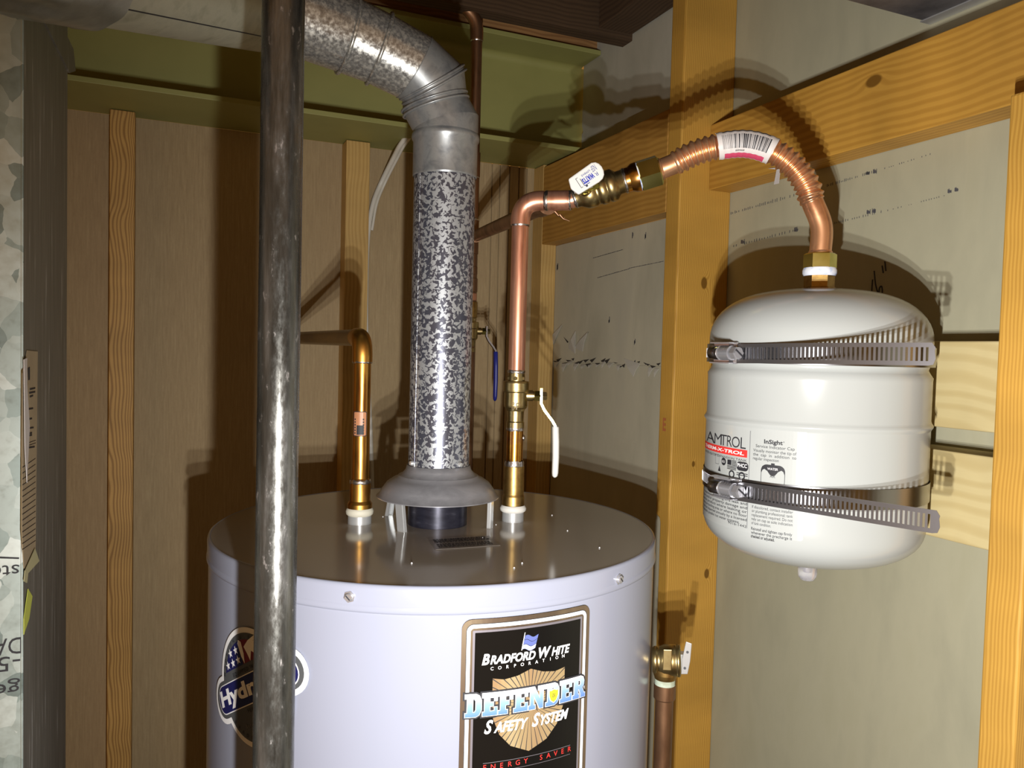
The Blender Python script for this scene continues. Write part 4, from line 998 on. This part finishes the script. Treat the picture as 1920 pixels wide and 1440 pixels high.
mk('cast_mark', CV.lay(merge2(text2d('P', (mu-.0005,mu+.0055,mv-.005,mv+.004), .01), curve2d([circ(mu-.004,mv+.003,.0018,14), circ(mu-.004,mv+.003,.0008,14)]), curve2d([circ(mu-.004,mv-.003,.002,14), circ(mu-.004,mv-.003,.0009,14)])), .0003, None), plain('cast_shadow_brass', (.16,.11,.04), .5), bv)

# ---- drop pipe at the back with tee and blue lever valve
dpt, dpb = atY(888,100,1.5), atY(886,640,1.5)
dx, dy = (dpt.x+dpb.x)/2, 1.5
def dz(y): return ray(888, y).z*math.hypot(dx, dy)
dp = thing('drop_pipe', 'dull copper supply pipe dropping behind the galvanised vent', 'pipe', (dx, dy, -.9))
tz = dz(36)
mk('riser', lathe([(RC,dz(1000)),(RC,tz-.02)], (dx,dy,0), n=28), M['copper_dull'], dp)
lf = Vector((-.8,.05,.62)).normalized()
elbow('elbow', Vector((dx,dy,tz)), (0,0,-1), lf, .0128, 'copper_dull', dp, .032, .024)
mk('run', tube([Vector((dx,dy,tz))+lf*.028, Vector((dx,dy,tz))+lf*.30], RC, 24), M['copper_dull'], dp)
for y0, y1 in ((76,60),(332,286)):
    mk('coupling', lathe(sharp([(.0113,dz(y0)),(.0128,dz(y0)+.0006),(.0128,dz(y1)-.0006),(.0113,dz(y1))]), (dx,dy,0), n=28), M['copper_dull'], dp)
    ring((dx,dy,dz(y0)-.001), (0,0,1), .0116, .0016, 'solder_joint', 'solder', dp)
ty = dz(445); mk('tee', lathe(sharp([(.0113,ty-.034),(.0130,ty-.033),(.0130,ty+.033),(.0113,ty+.034)]), (dx,dy,0), n=28), M['copper_dull'], dp)
ring((dx,dy,ty+.035), (0,0,1), .0116, .0022, 'solder_joint', 'solder', dp)
mk('tee_branch', tube([Vector((dx,dy,ty)), Vector((dx,dy,ty))-db*.042], .0130, 24), M['copper_dull'], dp)
for y0, y1, r, mt in ((515,500,.0122,'copper_dull'),(548,522,.0130,'copper_dull'),(564,550,.0120,'copper'),(596,566,.0138,'brass_old')):
    mk('coupling', lathe(sharp([(r-.001,dz(y0)),(r,dz(y0)+.001),(r,dz(y1)-.001),(r-.001,dz(y1))]), (dx,dy,0), n=28), M[mt], dp)
upright_valve('ball_valve', 'small brass valve with blue dipped lever behind the vent', dx, dy, dz(592), dz(660), .93, 'grip_blue', dz(640)-dz(735), None, 'brass ball valves', hdir=Vector((math.cos(.2),-math.sin(.2),0)))

# ---- valve on the expansion line, lever lying along the pipe
ev = thing('ball_valve', 'brass ball valve with printed white lever on the pipe to the expansion tank', 'valve', tuple(va), 'brass ball valves')
mk('body', lathe([(.0125,-.030),(.0128,-.029),(.0128,-.025),(.0150,-.022),(.0185,-.016),(.0192,-.012),(.0192,-.004),(.0182,-.003),(.0182,.001),(.0196,.002),(.0205,.005),(.0205,.010),(.0188,.012),(.0188,.013),(.0205,.0145),(.0208,.018),(.0205,.022),(.0170,.026),(.0150,.028),(.0150,.036),(.0135,.037)], va, vd, 36), M['brass'], ev)
ring(va-vd*.030, vd, .0118, .0024, 'solder_joint', 'solder', ev, .001)
st_d = (-va.normalized()*.85+Z3*.30+vd*-.1); st_d = (st_d-vd*st_d.dot(vd)).normalized()
mk('stem', lathe(sharp([(.0085,.010),(.0085,.024),(.006,.024),(.006,.033)]), va-vd*.014, st_d, 20), M['brass'], ev)
mk('stop_tab', obox(va-vd*.008+st_d*.026-st_d.cross(vd)*.004, vd, st_d.cross(vd).normalized(), st_d, .012, .003, .0012), M['brass_bright'], ev)
mk('packing_nut', lathe(sharp([(.0085,.027),(.0095,.028),(.0095,.033),(.008,.034)]), va-vd*.014, st_d, 6, smooth=False), M['brass_bright'], ev)
# lever plate: runs along the pipe, turned to face the room
hc0 = atD(1083,346,.960*va.to_2d().length); hc1 = atD(1124,318,.960*va.to_2d().length)
au = (hc1-hc0).normalized(); nn = -((hc0+hc1)/2).normalized(); nn = (nn+Z3*.15); nn = (nn-au*nn.dot(au)).normalized(); av = nn.cross(au).normalized()
Lh = (hc1-hc0).length; hw = .0125
pl_ = [(-.006,-hw*.9),(Lh*.75,-hw),(Lh*.92,-hw*.92),(Lh*1.04,-hw*.68),(Lh*1.11,-hw*.3),(Lh*1.13,hw*.12),(Lh*1.10,hw*.5),(Lh*1.02,hw*.82),(Lh*.88,hw),(-.006,hw*.95),(-.010,0)]
hdl = mk('lever', prism(pl_, hc0-nn*.0032, au, av, nn, .0064), M['grip_white'], ev, .0018, label='white lever with blue print')
o0 = hc0+nn*.0033
def hprint(m2, mat, name): return mk(name, plane_lay(m2, o0, au, av, nn, .0003), M[mat], hdl)
def flip(m2): return [( -p[0], -p[1]) for p in m2[0]], m2[1]
def fl(s, u0_, u1_, v0_, v1_, bold=.03): v_, f_ = flip(text2d(s, (-u1_,-u0_,-v1_,-v0_), bold)); return v_, f_
hprint(fl('WATTS', Lh*.20, Lh*.70, -hw*.42, hw*.18, .05), 'bluetext', 'lever_word')
hprint(merge2(curve2d([rect(Lh*.18,Lh*.42,-hw*.58,-hw*.50)]), fl('LFFBVS', Lh*.28, Lh*.66, hw*.34, hw*.54, .01), fl('NSF', Lh*.72, Lh*.92, hw*.10, hw*.72, .0), fl('R', Lh*.74, Lh*.86, -hw*.42, -hw*.05, 0.)), 'blue_mid', 'lever_print')
hprint(merge2(curve2d([rect(.001,.0016,-hw*.5,hw*.5)]), curve2d([rect(.001,.004,hw*.5,hw*.54)]), curve2d([rect(.001,.004,-hw*.54,-hw*.5)]), curve2d([rect(.0055,.0062,-hw*.5,hw*.3)]), fl('1', .007, .0095, -hw*.75, -hw*.55, 0)), 'ink', 'lever_marks')
mk('lever_strap', obox(va-vd*.016+st_d*.033, vd, st_d.cross(vd).normalized(), st_d, .012, .0055, .0012), M['zinc'], ev)
# copper nipple and adapter up to the union
ex0, nut0, nut1 = va+vd*.036, ln(1197,331), ln(1238,318)
nd = (nut1-nut0).normalized(); mid_ = ex0.lerp(nut0,.5)
cap_ = thing('copper_adapter', 'short soldered copper adapter between valve and brass union nut', 'fitting', tuple(ex0))
mk('stub', tube([ex0, nut0], .0138, 32), M['copper_burnt'], cap_)
mk('socket', lathe(sharp([(.0140,0),(.0156,.001),(.0156,.020),(.0140,.022)]), ex0, (nut0-ex0), 32), M['copper_burnt'], cap_)
ring(ex0+(nut0-ex0).normalized()*.001, (nut0-ex0), .0150, .0022, 'solder_joint', 'solder', cap_, .001)
mk('flange', lathe([(.0140,-.016),(.0152,-.012),(.0185,-.006),(.0188,0)], nut0, nd, 32), M['copper_burnt'], cap_)

# ---- corrugated flex connector
fx = thing('flex_connector', 'corrugated copper flex hose arching over to the white tank', 'hose', tuple(nut0))
def hexnut(c, d, L_, r, par, mat='brass_bright'):
    o_ = mk('union_nut', lathe(sharp([(r*.86,0),(r,.0018),(r,L_-.0018),(r*.86,L_)]), c, d, 6, smooth=False, phase=.35), M[mat], par); return o_
hexnut(nut0, nd, (nut1-nut0).length, .0205, fx)
mk('thread_tape', lathe([(.0168,-.006),(.0180,-.003),(.0184,0),(.0175,.002)], nut0, nd, 32, cap0=False, cap1=False), M['tape'], fx, label='blue-white thread tape')
topz = atD(1533,484,1.055)
cl = [nut1-nd*.004, ln(1262,308), ln(1303,287), ln(1350,274), ln(1400,270), ln(1447,283), ln(1485,309), ln(1512,345), ln(1523,378), Vector((TX.x,TX.y,ray(1530,425).z*1.055)), Vector((TX.x,TX.y,ray(1532,478).z*1.055))]
path, Ltot = resample(spline(cl, 14), .00095)
def s_of(x, y): p = ln(x, y); return min(range(len(path)), key=lambda i: (path[i]-p).length)
i0, i1, il0, il1 = s_of(1266,306), s_of(1524,376), s_of(1345,275), s_of(1449,284)
def hr(i):
    if i < i0 or i > i1: return .0130
    e = min(1., (i-i0)/6., (i1-i)/6.)
    return .0148+e*.0016*math.sin((i-i0)*2*PI/8.6)
mk('corrugated_hose', tube(path, [hr(i) for i in range(len(path))], 28), M['copper_hose'], fx)
ring(path[-3], (0,0,1), .0130, .003, 'hose_flare', 'copper_hose', fx, .0012); ring(path[4], nd, .0130, .003, 'hose_flare', 'copper_hose', fx, .0014)
# paper barcode label wrapped round the hose
def hose_lay(s0, s1, a0, a1, h, ns=20, na=10):
    """patch on the hose: s along it (0..1 of the label), angle a around it from the side facing the room"""
    g_ = G()
    for i in range(ns+1):
        t = il0+(il1-il0)*(s0+(s1-s0)*i/ns); k = int(t); p_ = path[k].lerp(path[min(k+1,len(path)-1)], t-k)
        d_ = (path[min(k+6,len(path)-1)]-path[max(0,k-6)]).normalized(); fr = -p_.normalized(); fr = (fr-d_*fr.dot(d_)).normalized(); up_ = d_.cross(fr)*-1
        if up_.z < 0: up_ = -up_
        for j in range(na+1):
            a = a0+(a1-a0)*j/na; r_ = .0167+h+.0003*math.sin(t*.73); g_.v.append(p_+(fr*math.cos(a)+up_*math.sin(a))*r_)
    for i in range(ns):
        for j in range(na): g_.f.append((i*(na+1)+j,i*(na+1)+j+1,(i+1)*(na+1)+j+1,(i+1)*(na+1)+j)); g_.sm.append(True)
    return g_
hlb = mk('hose_label', hose_lay(0,1,-1.5,1.9,0,60,20), M['paper'], fx, label='white paper barcode label')
g = G(); s = .08
while s < .88:
    w_ = random.choice((.005,.005,.008,.016,.022)); g.join(hose_lay(s, s+w_, -.28, .80, .0003, 1, 6)); s += w_+random.choice((.006,.007,.011,.016))
g.join(hose_lay(.1,.86,1.12,1.22,.0003,30,1))
mk('barcode', g, M['ink'], hlb)
g = G()
for k in range(7): g.join(hose_lay(.30+k*.026,.30+k*.026+.014,-.52,-.40,.0003,1,1))
mk('part_number', g, M['ink'], hlb)
g = hose_lay(.10,.90,-1.25,-.66,.0003,50,6); mk('pink_band', g, M['pink'], hlb)
# lower union nut
nz1, nz0 = ray(1533,475).z*1.055, ray(1533,506).z*1.055
hexnut((TX.x,TX.y,nz0), (0,0,1), nz1-nz0, .0195, fx)

# ================================================================== expansion tank
TD = TX.to_2d().length; TR = .1298
T = Cyl(TX.x, TX.y, TR)
def tz_(y): return T.uv(1533, y)[1]                   # height of the tank's front at picture row y
zsh, zbt = tz_(612), tz_(985)
et = thing('expansion_tank', 'white domed expansion tank with printed label held by two band clamps', 'tank', (TX.x, TX.y, 0))
ztop = ray(1533,541).z*(TD-.02)
R2 = TR
prof = []
zlo = tz_(1008)
zbot = ray(1520,1063).z*(TD-.045)
for i in range(15):                                   # bottom head
    a = PI/2*i/14; prof.append((R2*math.sin(a)**.72 if i else 0, zbot+(zlo-zbot)*(1-math.cos(a)**.9 if i < 14 else 1)))
zA, zB = tz_(803), tz_(693)
prof += [(R2,zlo+.004),(R2,zA-.006),(R2+.0006,zA-.004),(R2+.0024,zA-.0015),(R2+.0026,zA+.0005),(R2+.0008,zA+.003),(R2-.0002,zA+.006)]
prof += [(R2-.0002,zB-.012),(R2+.0002,zB-.008),(R2-.0030,zB-.003),(R2-.0052,zB+.001),(R2-.0040,zB+.005),(R2-.0010,zB+.009),(R2-.0006,zB+.014)]
zs1 = tz_(632)
prof.append((R2-.0008, zs1))
for i in range(1,15):
    a = PI/2*i/14; prof.append((max(.0,(R2-.0008)*math.cos(a)**.66), zs1+(ztop-zs1)*math.sin(a)**1.0))
mk('shell', lathe(prof, (TX.x,TX.y,0), n=96), M['white_tank'], et)
nzt = ray(1533,512).z*1.055
mk('nipple', lathe(sharp([(.0215,ztop-.006),(.0205,ztop+.002),(.0180,ztop+.003),(.0180,nzt+.006)]), (TX.x,TX.y,0), n=6, smooth=False, phase=.3), M['brass_old'], et)
mk('weld_boss', lathe([(.030,ztop-.007),(.024,ztop-.001),(.021,ztop+.001),(.0,ztop+.001)], (TX.x,TX.y,0), n=32), M['white_tank'], et)
mk('thread_tape', lathe([(.0185,nzt-.004),(.0200,nzt-.001),(.0202,nzt+.003),(.0190,nzt+.006)], (TX.x,TX.y,0), n=32, cap0=False, cap1=False), M['tape'], et, label='blue-white thread tape')
cap_c = Vector((TX.x,TX.y,0))+atD(1505,1066,TD).to_2d().to_3d()*0; cz = zbot
mk('indicator_cap', lathe([(.0130,cz+.006),(.0130,cz-.003),(.0120,cz-.0035),(.0116,cz-.018),(.0108,cz-.0235),(.0080,cz-.0275),(.0,cz-.0285)], (TX.x,TX.y,0), n=28), M['clear'], et, label='small clear plastic cap under the tank')
mk('air_valve', lathe(sharp([(.0038,cz+.004),(.0038,cz-.016),(.003,cz-.017)]), (TX.x,TX.y,0), n=14), M['steel'], et)
# ---- label print
def tl_(m2, mat, name, par, step=.004, h=.0004): return mk(name, T.lay(m2, h, step), M[mat], par)
def box_uv(x0, y0, x1, y1): a, b_ = T.uv(x0, y0), T.uv(x1, y1); return a[0], b_[0], min(a[1],b_[1]), max(a[1],b_[1])
lu0 = T.uv(1325,850)[0]; lu1 = T.uv(1500,850)[0]; dv = T.uv(1407,820); zl_t, zl_b = T.uv(1409,808)[1]+.004, T.uv(1402,992)[1]
# tilt-free rows: heights are taken near the dividing line
def row(y): return T.uv(1405, y)[1]
lab = mk('tank_label', T.lay(curve2d([rrect(T.uv(1319,850)[0]-.06, T.uv(1512,850)[0], zl_b-.004, zl_t, .003)]), .0002, .004), plain('label_vinyl', (.42,.44,.43), .2), et, label='printed vinyl label with red and black logo')
ud = T.uv(1406,850)[0]
tl_(curve2d([rect(ud-.0003,ud+.0003,zl_b+.001,zl_t-.004)]), 'grey_ink', 'divider', lab)
Lc0 = T.uv(1321,835)[0]; Lc1 = T.uv(1402,835)[0]
for ch, xa, xb in (('A',1325.5,1341),('M',1340,1353.5),('T',1351,1363),('R',1363.5,1373),('O',1372.5,1387.5),('L',1389,1399)):
    mk('logo_letter', T.lay(text2d(ch, (T.uv(xa,835)[0], T.uv(xb,835)[0], row(843), row(822)), -.004), .0005, None), M['ink'], lab)
zz0, zz1 = row(859), row(845)
tl_(curve2d([[(Lc0+.010,zz0),(Lc1,zz0),(Lc1,zz1),(Lc0+.005,zz1)]]), 'redink', 'logo_band', lab)
mk('logo_band_word', T.lay(text2d('THERM-X-TROL', (Lc0+.018, Lc1-.004, zz0+.0022, zz1-.0022), .03, .1), .0008, None), M['white'], lab)
tri = Lc0-.004
tl_(curve2d([[(tri-.012,row(845)),(tri+.003,row(845)),(tri-.003,row(822))]]), 'redink', 'logo_triangle', lab)
tl_(curve2d([[(tri+.003,row(859)),(tri+.0075,row(859)),(tri+.002,row(847)),(tri+.0005,row(847))]]), 'redink', 'logo_triangle', lab)
def line(s, u0_, u1_, y, hpx=6.5, bold=0., mat='ink'):
    v_, f_ = text2d(s, None, bold, 0, 1, 'LEFT', 1., (0,0)); w0 = min(p[0] for p in v_); w1 = max(p[0] for p in v_); k = hpx*.00062*1.15
    sx_ = (u1_-u0_)/(w1-w0); zb_ = row(y); return [(u0_+(p[0]-w0)*sx_, zb_+p[1]*k) for p in v_], f_
def lines(ls, name): mk(name, T.lay(merge2(*ls), .0005, None), M['ink'], lab)
lines([line('WATER HEATER EXPANSION TANK', Lc0+.016, Lc1, 867, 5.5)], 'logo_caption')
a0, a1 = T.uv(1413,840)[0], T.uv(1494,840)[0]
lines([line('InSight', a0+.013, a1-.015, 828, 9, .03), line('R', a1-.0145, a1-.013, 824, 3.2)], 'heading')
lines([line('Service Indicator Cap', a0+.003, a1-.002, 836.5, 6.6), line('Visually monitor the tip of', a0, a1, 845, 6.6), line('the  cap  in  addition  to', a0, a1, 852.5, 6.6), line('regular inspection', a0, a0+(a1-a0)*.62, 860, 6.6)], 'cap_notes')
lines([line('2 GAL. (7.5 L)', Lc0-.03, Lc0-.002, 884, 6.5), line('PRECHARGE: 40 PSIG', Lc0-.045, Lc0+.010, 897, 6.5, .02), line('MAX PRESSURE: 150 PSIG', Lc0-.045, Lc0+.017, 907, 6.5, .02), line('MAX TEMP: 200\u00b0F', Lc0-.04, Lc0+.004, 916, 6.5, .02)], 'rating_lines')
# small marks in a row
mu0, mz = T.uv(1347,872)[0], row(885)
def icon(x, y): return T.uv(x, y)[0], row(y+2)
u_, z_ = icon(1357,872); tl_(curve2d([circ(u_,z_,.0046,20)]), 'ink', 'round_mark', lab)
mk('round_mark_text', T.lay(text2d('ISO', (u_-.0028,u_+.0028,z_-.0014,z_+.0014), 0), .0008, None), M['white'], lab)
u_, z_ = icon(1372,876); fm = [curve2d([rect(u_-.0075,u_-.0005,z_,z_+.006)])]+[curve2d([rect(u_-(.0075 if k < 0 else -.0002),u_+.0075,z_+k*.0017,z_+k*.0017+.0009)]) for k in (-3,-2,-1,0,1,2,3)]
tl_(merge2(*fm), 'ink', 'flag_mark', lab)
u_, z_ = icon(1392,875); tl_(curve2d([rrect(u_-.0085,u_+.0085,z_-.005,z_+.0055,.0045)]), 'ink', 'oval_mark', lab)
mk('oval_mark_text', T.lay(text2d('PHCC', (u_-.007,u_+.007,z_-.001,z_+.0035), .02), .0008, None), M['white'], lab)
tl_(merge2(*[curve2d([rect(u_-.008,u_+.008,z_-.0085-k*.0022,z_-.0076-k*.0022)]) for k in range(2)]), 'ink', 'oval_mark_lines', lab)
u_, z_ = icon(1345,870); tl_(curve2d([rrect(u_-.0045,u_+.0045,z_-.006,z_+.0055,.001), rrect(u_-.0041,u_+.0041,z_-.0056,z_+.0051,.0008)]), 'grey_ink', 'square_mark', lab)
for x in (1372,1391):
    u_, z_ = icon(x,893); tl_(curve2d([circ(u_,z_,.0048,20), circ(u_,z_,.0029,20)]), 'ink', 'ring_mark', lab)
u_, z_ = icon(1349,888); tl_(curve2d([[(u_-.003,z_-.003),(u_+.003,z_-.003),(u_,z_+.004)]]), 'ink', 'small_triangle', lab)
# tank diagram
u_, z_ = T.uv(1449,884)[0], row(888)
w_, h_ = .0138, .0132
bodyo = rrect(u_-w_, u_+w_, z_-h_*.92, z_+h_, .007, 6); bodyi = rrect(u_-w_+.0006, u_+w_-.0006, z_-h_*.92+.0006, z_+h_-.0006, .0064, 6)
tl_(curve2d([bodyo, bodyi]), 'ink', 'diagram_outline', lab)
wat = [(u_+w_*a, z_+h_*b_) for a, b_ in ((-.98,.18),(-1,.45),(-.9,.8),(-.6,.97),(-.15,1),(-.15,1.14),(.15,1.14),(.15,1),(.6,.97),(.9,.8),(1,.45),(.98,.18),(.86,.5),(.7,.6),(.45,.45),(.2,.12),(0,.05),(-.2,.12),(-.45,.45),(-.7,.6),(-.86,.5))]
tl_(curve2d([wat]), 'ink', 'diagram_water', lab, .004, .0006)
mk('diagram_word', T.lay(text2d('WATER', (u_-.006,u_+.006,z_+h_*.56,z_+h_*.76), .0), .0009, None), M['white'], lab)
lines([line('AIR', u_-.003, u_+.003, 890, 6.5)], 'diagram_word'); tl_(curve2d([rect(u_-.002,u_+.002,z_-h_*1.10,z_-h_*.92)]), 'grey_ink', 'diagram_valve', lab)
# paragraphs under the lower band
b0_, b1_ = T.uv(1410,960)[0], T.uv(1487,960)[0]
txt = ['If discolored, contact installer','or plumbing professional; tank','replacement required. Do not','rely on cap as sole indication','of tank condition.']
ls = [line(s, b0_, b1_ if k < 4 else b0_+(b1_-b0_)*.5, 951+k*7.6, 6.6) for k, s in enumerate(txt)]
lines(ls, 'cap_warning')
txt = ['Reinstall and tighten cap firmly','whenever the precharge is','checked or adjusted.']
lines([line(s, b0_, b1_ if k < 2 else b0_+(b1_-b0_)*.6, 992+k*7.2, 6.6, .01) for k, s in enumerate(txt)], 'cap_warning')
c0_, c1_ = T.uv(1316,950)[0]-.035, T.uv(1401,960)[0]
txt = ['WARNING: Read the installation and service','instructions. Risk of explosion, resulting in a leak and','possible serious injury and/or property damage and','loss. Do not locate this product where leaking or','discharge may damage the surrounding area or where no floor','drain. This product should be inspected annually by a licensed','plumber. For use with domestic potable hot water systems.']
lines([line(s, c0_, c1_-(0 if k < 6 else .010), 941+k*7.5, 6.4, .006) for k, s in enumerate(txt)], 'warning_text')
lines([line('9016-1442', c1_-.028, c1_, 991, 6)], 'form_number')

# ================================================================== the two worm-drive band clamps
def clamp(label, yb, scr, tip, sag):
    zb_ = T.uv(1385, yb)[1]; hb_ = .0112
    uS, zS = T.uv(*scr); t = thing('band_clamp', label, 'clamp', (TX.x, TX.y, zb_), 'steel band clamps on the tank')
    rb = TR+.0012
    mk('band', lathe(sharp([(rb,zb_-hb_),(rb+.0006,zb_-hb_),(rb+.0006,zb_+hb_),(rb,zb_+hb_),(rb,zb_-hb_)]), (TX.x,TX.y,0), n=96, cap0=False, cap1=False), M['dark_steel'], t)
    g_ = G()                                           # raised worm thread on the band, left of the screw and at the far right
    for k in range(40):
        u_ = uS-.010-k*.0030
        g_.join(obox(T.P(u_,zb_,.0021), (T.P(u_+.001,zb_)-T.P(u_-.001,zb_)).normalized(), Z3, (T.P(u_,zb_,1)-T.P(u_,zb_)).normalized(), .0009, .0058, .0004))
    mk('thread_ridges', g_, M['steel'], t)
    q = (T.P(uS+.001,zS)-T.P(uS-.001,zS)).normalized(); nr = (T.P(uS,zS,1)-T.P(uS,zS)).normalized(); c = T.P(uS,zS,.010)
    ho = mk('screw_housing', tube([c-q*.030, c-q*.028, c-q*.013, c-q*.0115], [.0066,.0082,.0082,.0070], 20), M['dark_steel'], t)
    mk('saddle', obox(T.P(uS-.012,zS,.0034), q, Z3, nr, .0200, .0128, .0018), M['steel'], t, .0012)
    for s in (-1,1): mk('saddle_wing', obox(T.P(uS-.014,zS,.0075)+Z3*s*.0118, q, nr, Z3, .0170, .0045, .0008), M['steel'], t, .0006)
    wpts = [(.0068 if k % 2 else .0086, -.0125+.0019*k) for k in range(11)]
    wo = mk('worm_screw', lathe(wpts, c, q, 18), M['steel'], t)
    hd_ = mk('screw_head', lathe(sharp([(.0060,.0085),(.0078,.0095),(.0078,.0165),(.0066,.0185),(0,.0185)]), c, q, 6, smooth=False), M['steel'], t)
    mk('head_slot', obox(c+q*.0184, Z3*.6+nr*.8, q, (Z3*.8-nr*.6), .0062, .0006, .0009), M['ink'], t)
    # loose tail with punched slots, springing clear of the tank
    P0 = T.P(uS-.004, zS-.001, .0050); tipw = atD(tip[0], tip[1], tip[2]); Pc = T.P(-TR*.33, zS, .013)
    Pc.z = zS+(tipw.z-zS)*.35
    bz = [P0*(1-s)**2+Pc*2*s*(1-s)+tipw*s**2 for s in [i/40 for i in range(41)]]
    pt, L_ = resample(bz, .0023); g_ = G()
    def seg_(a, b_, v0_, v1_):
        d_ = (b_-a).normalized(); up_ = (Z3-d_*d_.z).normalized(); nn_ = d_.cross(up_)
        vs = [p_+up_*v_+nn_*w_ for p_ in (a, b_) for v_ in (v0_, v1_) for w_ in (-.00035,.00035)]
        g_.add(vs, [(0,1,3,2),(4,6,7,5),(0,4,5,1),(2,3,7,6),(0,2,6,4),(1,5,7,3)])
    for i in range(len(pt)-1):
        seg_(pt[i], pt[i+1], -hb_, -.0068); seg_(pt[i], pt[i+1], .0068, hb_)
    i = 0
    while i < len(pt)-1:
        seg_(pt[i], pt[min(i+1,len(pt)-1)], -.0068, .0068); i += 2
    # chamfered tip
    d_ = (pt[-1]-pt[-2]).normalized(); up_ = (Z3-d_*d_.z).normalized(); nn_ = d_.cross(up_)
    g_.join(prism([(0,-hb_),(.0045,-hb_+.001),(.0065,-hb_*.4),(.0055,hb_*.3),(.0062,hb_*.55),(.003,hb_),(0,hb_)], pt[-1]-nn_*.00035, d_, up_, nn_, .0007))
    mk('loose_tail', g_, M['tail_steel'], t, label='slotted loose end of the band')
    return t
clamp('upper steel band clamp, its slotted tail level', 662, (1378,662), (1741,664,.875), 0)
clamp('lower steel band clamp, its slotted tail drooping past the tank', 914, (1380,917), (1749,978,.855), 0)

# ================================================================== relief valve beside the heater
rp = atD(1245,1330,.985); rx, ry = rp.x, rp.y
def rz(y): return ray(1250, y).z*math.hypot(rx, ry)
rv = thing('relief_valve', 'brass relief valve with steel test lever at the heater\'s right side', 'valve', (rx, ry, rz(1240)))
qd = Vector((math.cos(math.atan2(rx,ry)), -math.sin(math.atan2(rx,ry)), 0)); rc_ = Vector((rx,ry,rz(1238)))
ax_ = (qd*.97+Vector((0,0,.06))).normalized()
mk('body', lathe([(.0150,-.016),(.0165,-.013),(.0165,-.010),(.0155,-.0095),(.0170,-.006),(.0188,-.002),(.0190,.005),(.0190,.012),(.0180,.0135),(.0192,.014),(.0192,.017),(.017,.018),(.012,.0185)], rc_, ax_, 32), M['brass'], rv)
mk('body_pad', obox(rc_+ax_*.002-rc_.normalized()*.0178, ax_, Z3, rc_.normalized(), .0055, .013, .0035), M['brass'], rv, .001)
mk('outlet', lathe(sharp([(.0150,rz(1262)),(.0150,rz(1242))])[:1]+[(.0152,rz(1255)),(.0135,rz(1225))], (rx,ry,0), n=28), M['brass_old'], rv)
mk('outlet_neck', lathe([(.0128,rz(1272)),(.0145,rz(1264)),(.0150,rz(1250))], (rx,ry,0), n=28), M['brass_old'], rv)
pd = lathe(sharp([(.0122,rz(1276)),(.0126,rz(1270)),(.0126,rz(1266))]), (rx,ry,0), n=28)
mk('threads', lathe([(.0122+.0006*(k%2), rz(1268+k*2)) for k in range(9)][::-1], (rx,ry,0), n=28), varied('verdigris', [(.4,(.30,.32,.22)),(.6,(.45,.52,.42))], (1,1,1), 60, .6), rv)
mk('adapter', lathe(sharp([(.0126,rz(1310)),(.0134,rz(1308)),(.0134,rz(1284)),(.0124,rz(1282))]), (rx,ry,0), n=28), M['copper_dull'], rv)
mk('discharge_pipe', lathe([(RC,FLOOR+.15),(RC,rz(1300))], (rx,ry,0), n=28), M['copper_dull'], rv)
lc = rc_+ax_*.037; 
lvp = [atD(1286,1203,.965), atD(1297,1207,.965), atD(1294,1240,.965), atD(1289,1264,.965), atD(1277,1264,.965), atD(1279,1235,.965)]
lv_ = mk('test_lever', G().add(lvp+[p-rc_.normalized()*.004 for p in lvp], [(5,4,3,2,1,0),(6,7,8,9,10,11)]+[(i,(i+1)%6,(i+1)%6+6,i+6) for i in range(6)]), M['zinc'], rv, .0006)
for x, y in ((1289,1223),(1284,1253)):
    p = atD(x,y,.961); mk('lever_rivet', lathe(sharp([(.0016,-.0006),(.0016,.0006)]), p, -p, 10), M['ink'], lv_)
mk('lever_bracket', obox(rc_+ax_*.0200, ax_, Z3, ax_.cross(Z3).normalized(), .0024, .010, .006), M['zinc'], rv)

# ================================================================== white cable behind
def cb(x, y, Y=1.788): return atY(x, y, Y)
pts_ = [cb(778,236,1.66),cb(752,270,1.70),cb(738,296,1.74),cb(716,340),cb(700,380),cb(691,430),cb(687,500),cb(686,600),cb(690,720),cb(694,800),cb(697,900),cb(699,1000)]
cbt = thing('cable', 'white plastic cable curving down the back wall beside the yellow stud', 'cable', tuple(pts_[-1]))
mk('sheath', tube(spline(pts_, 10), .0055, 12), M['cable'], cbt)
pts2 = [p+Vector((.0075,-.002,-.002)) for p in pts_[:6]]
mk('sheath', tube(spline(pts2, 10), .0030, 10), M['cable'], cbt)
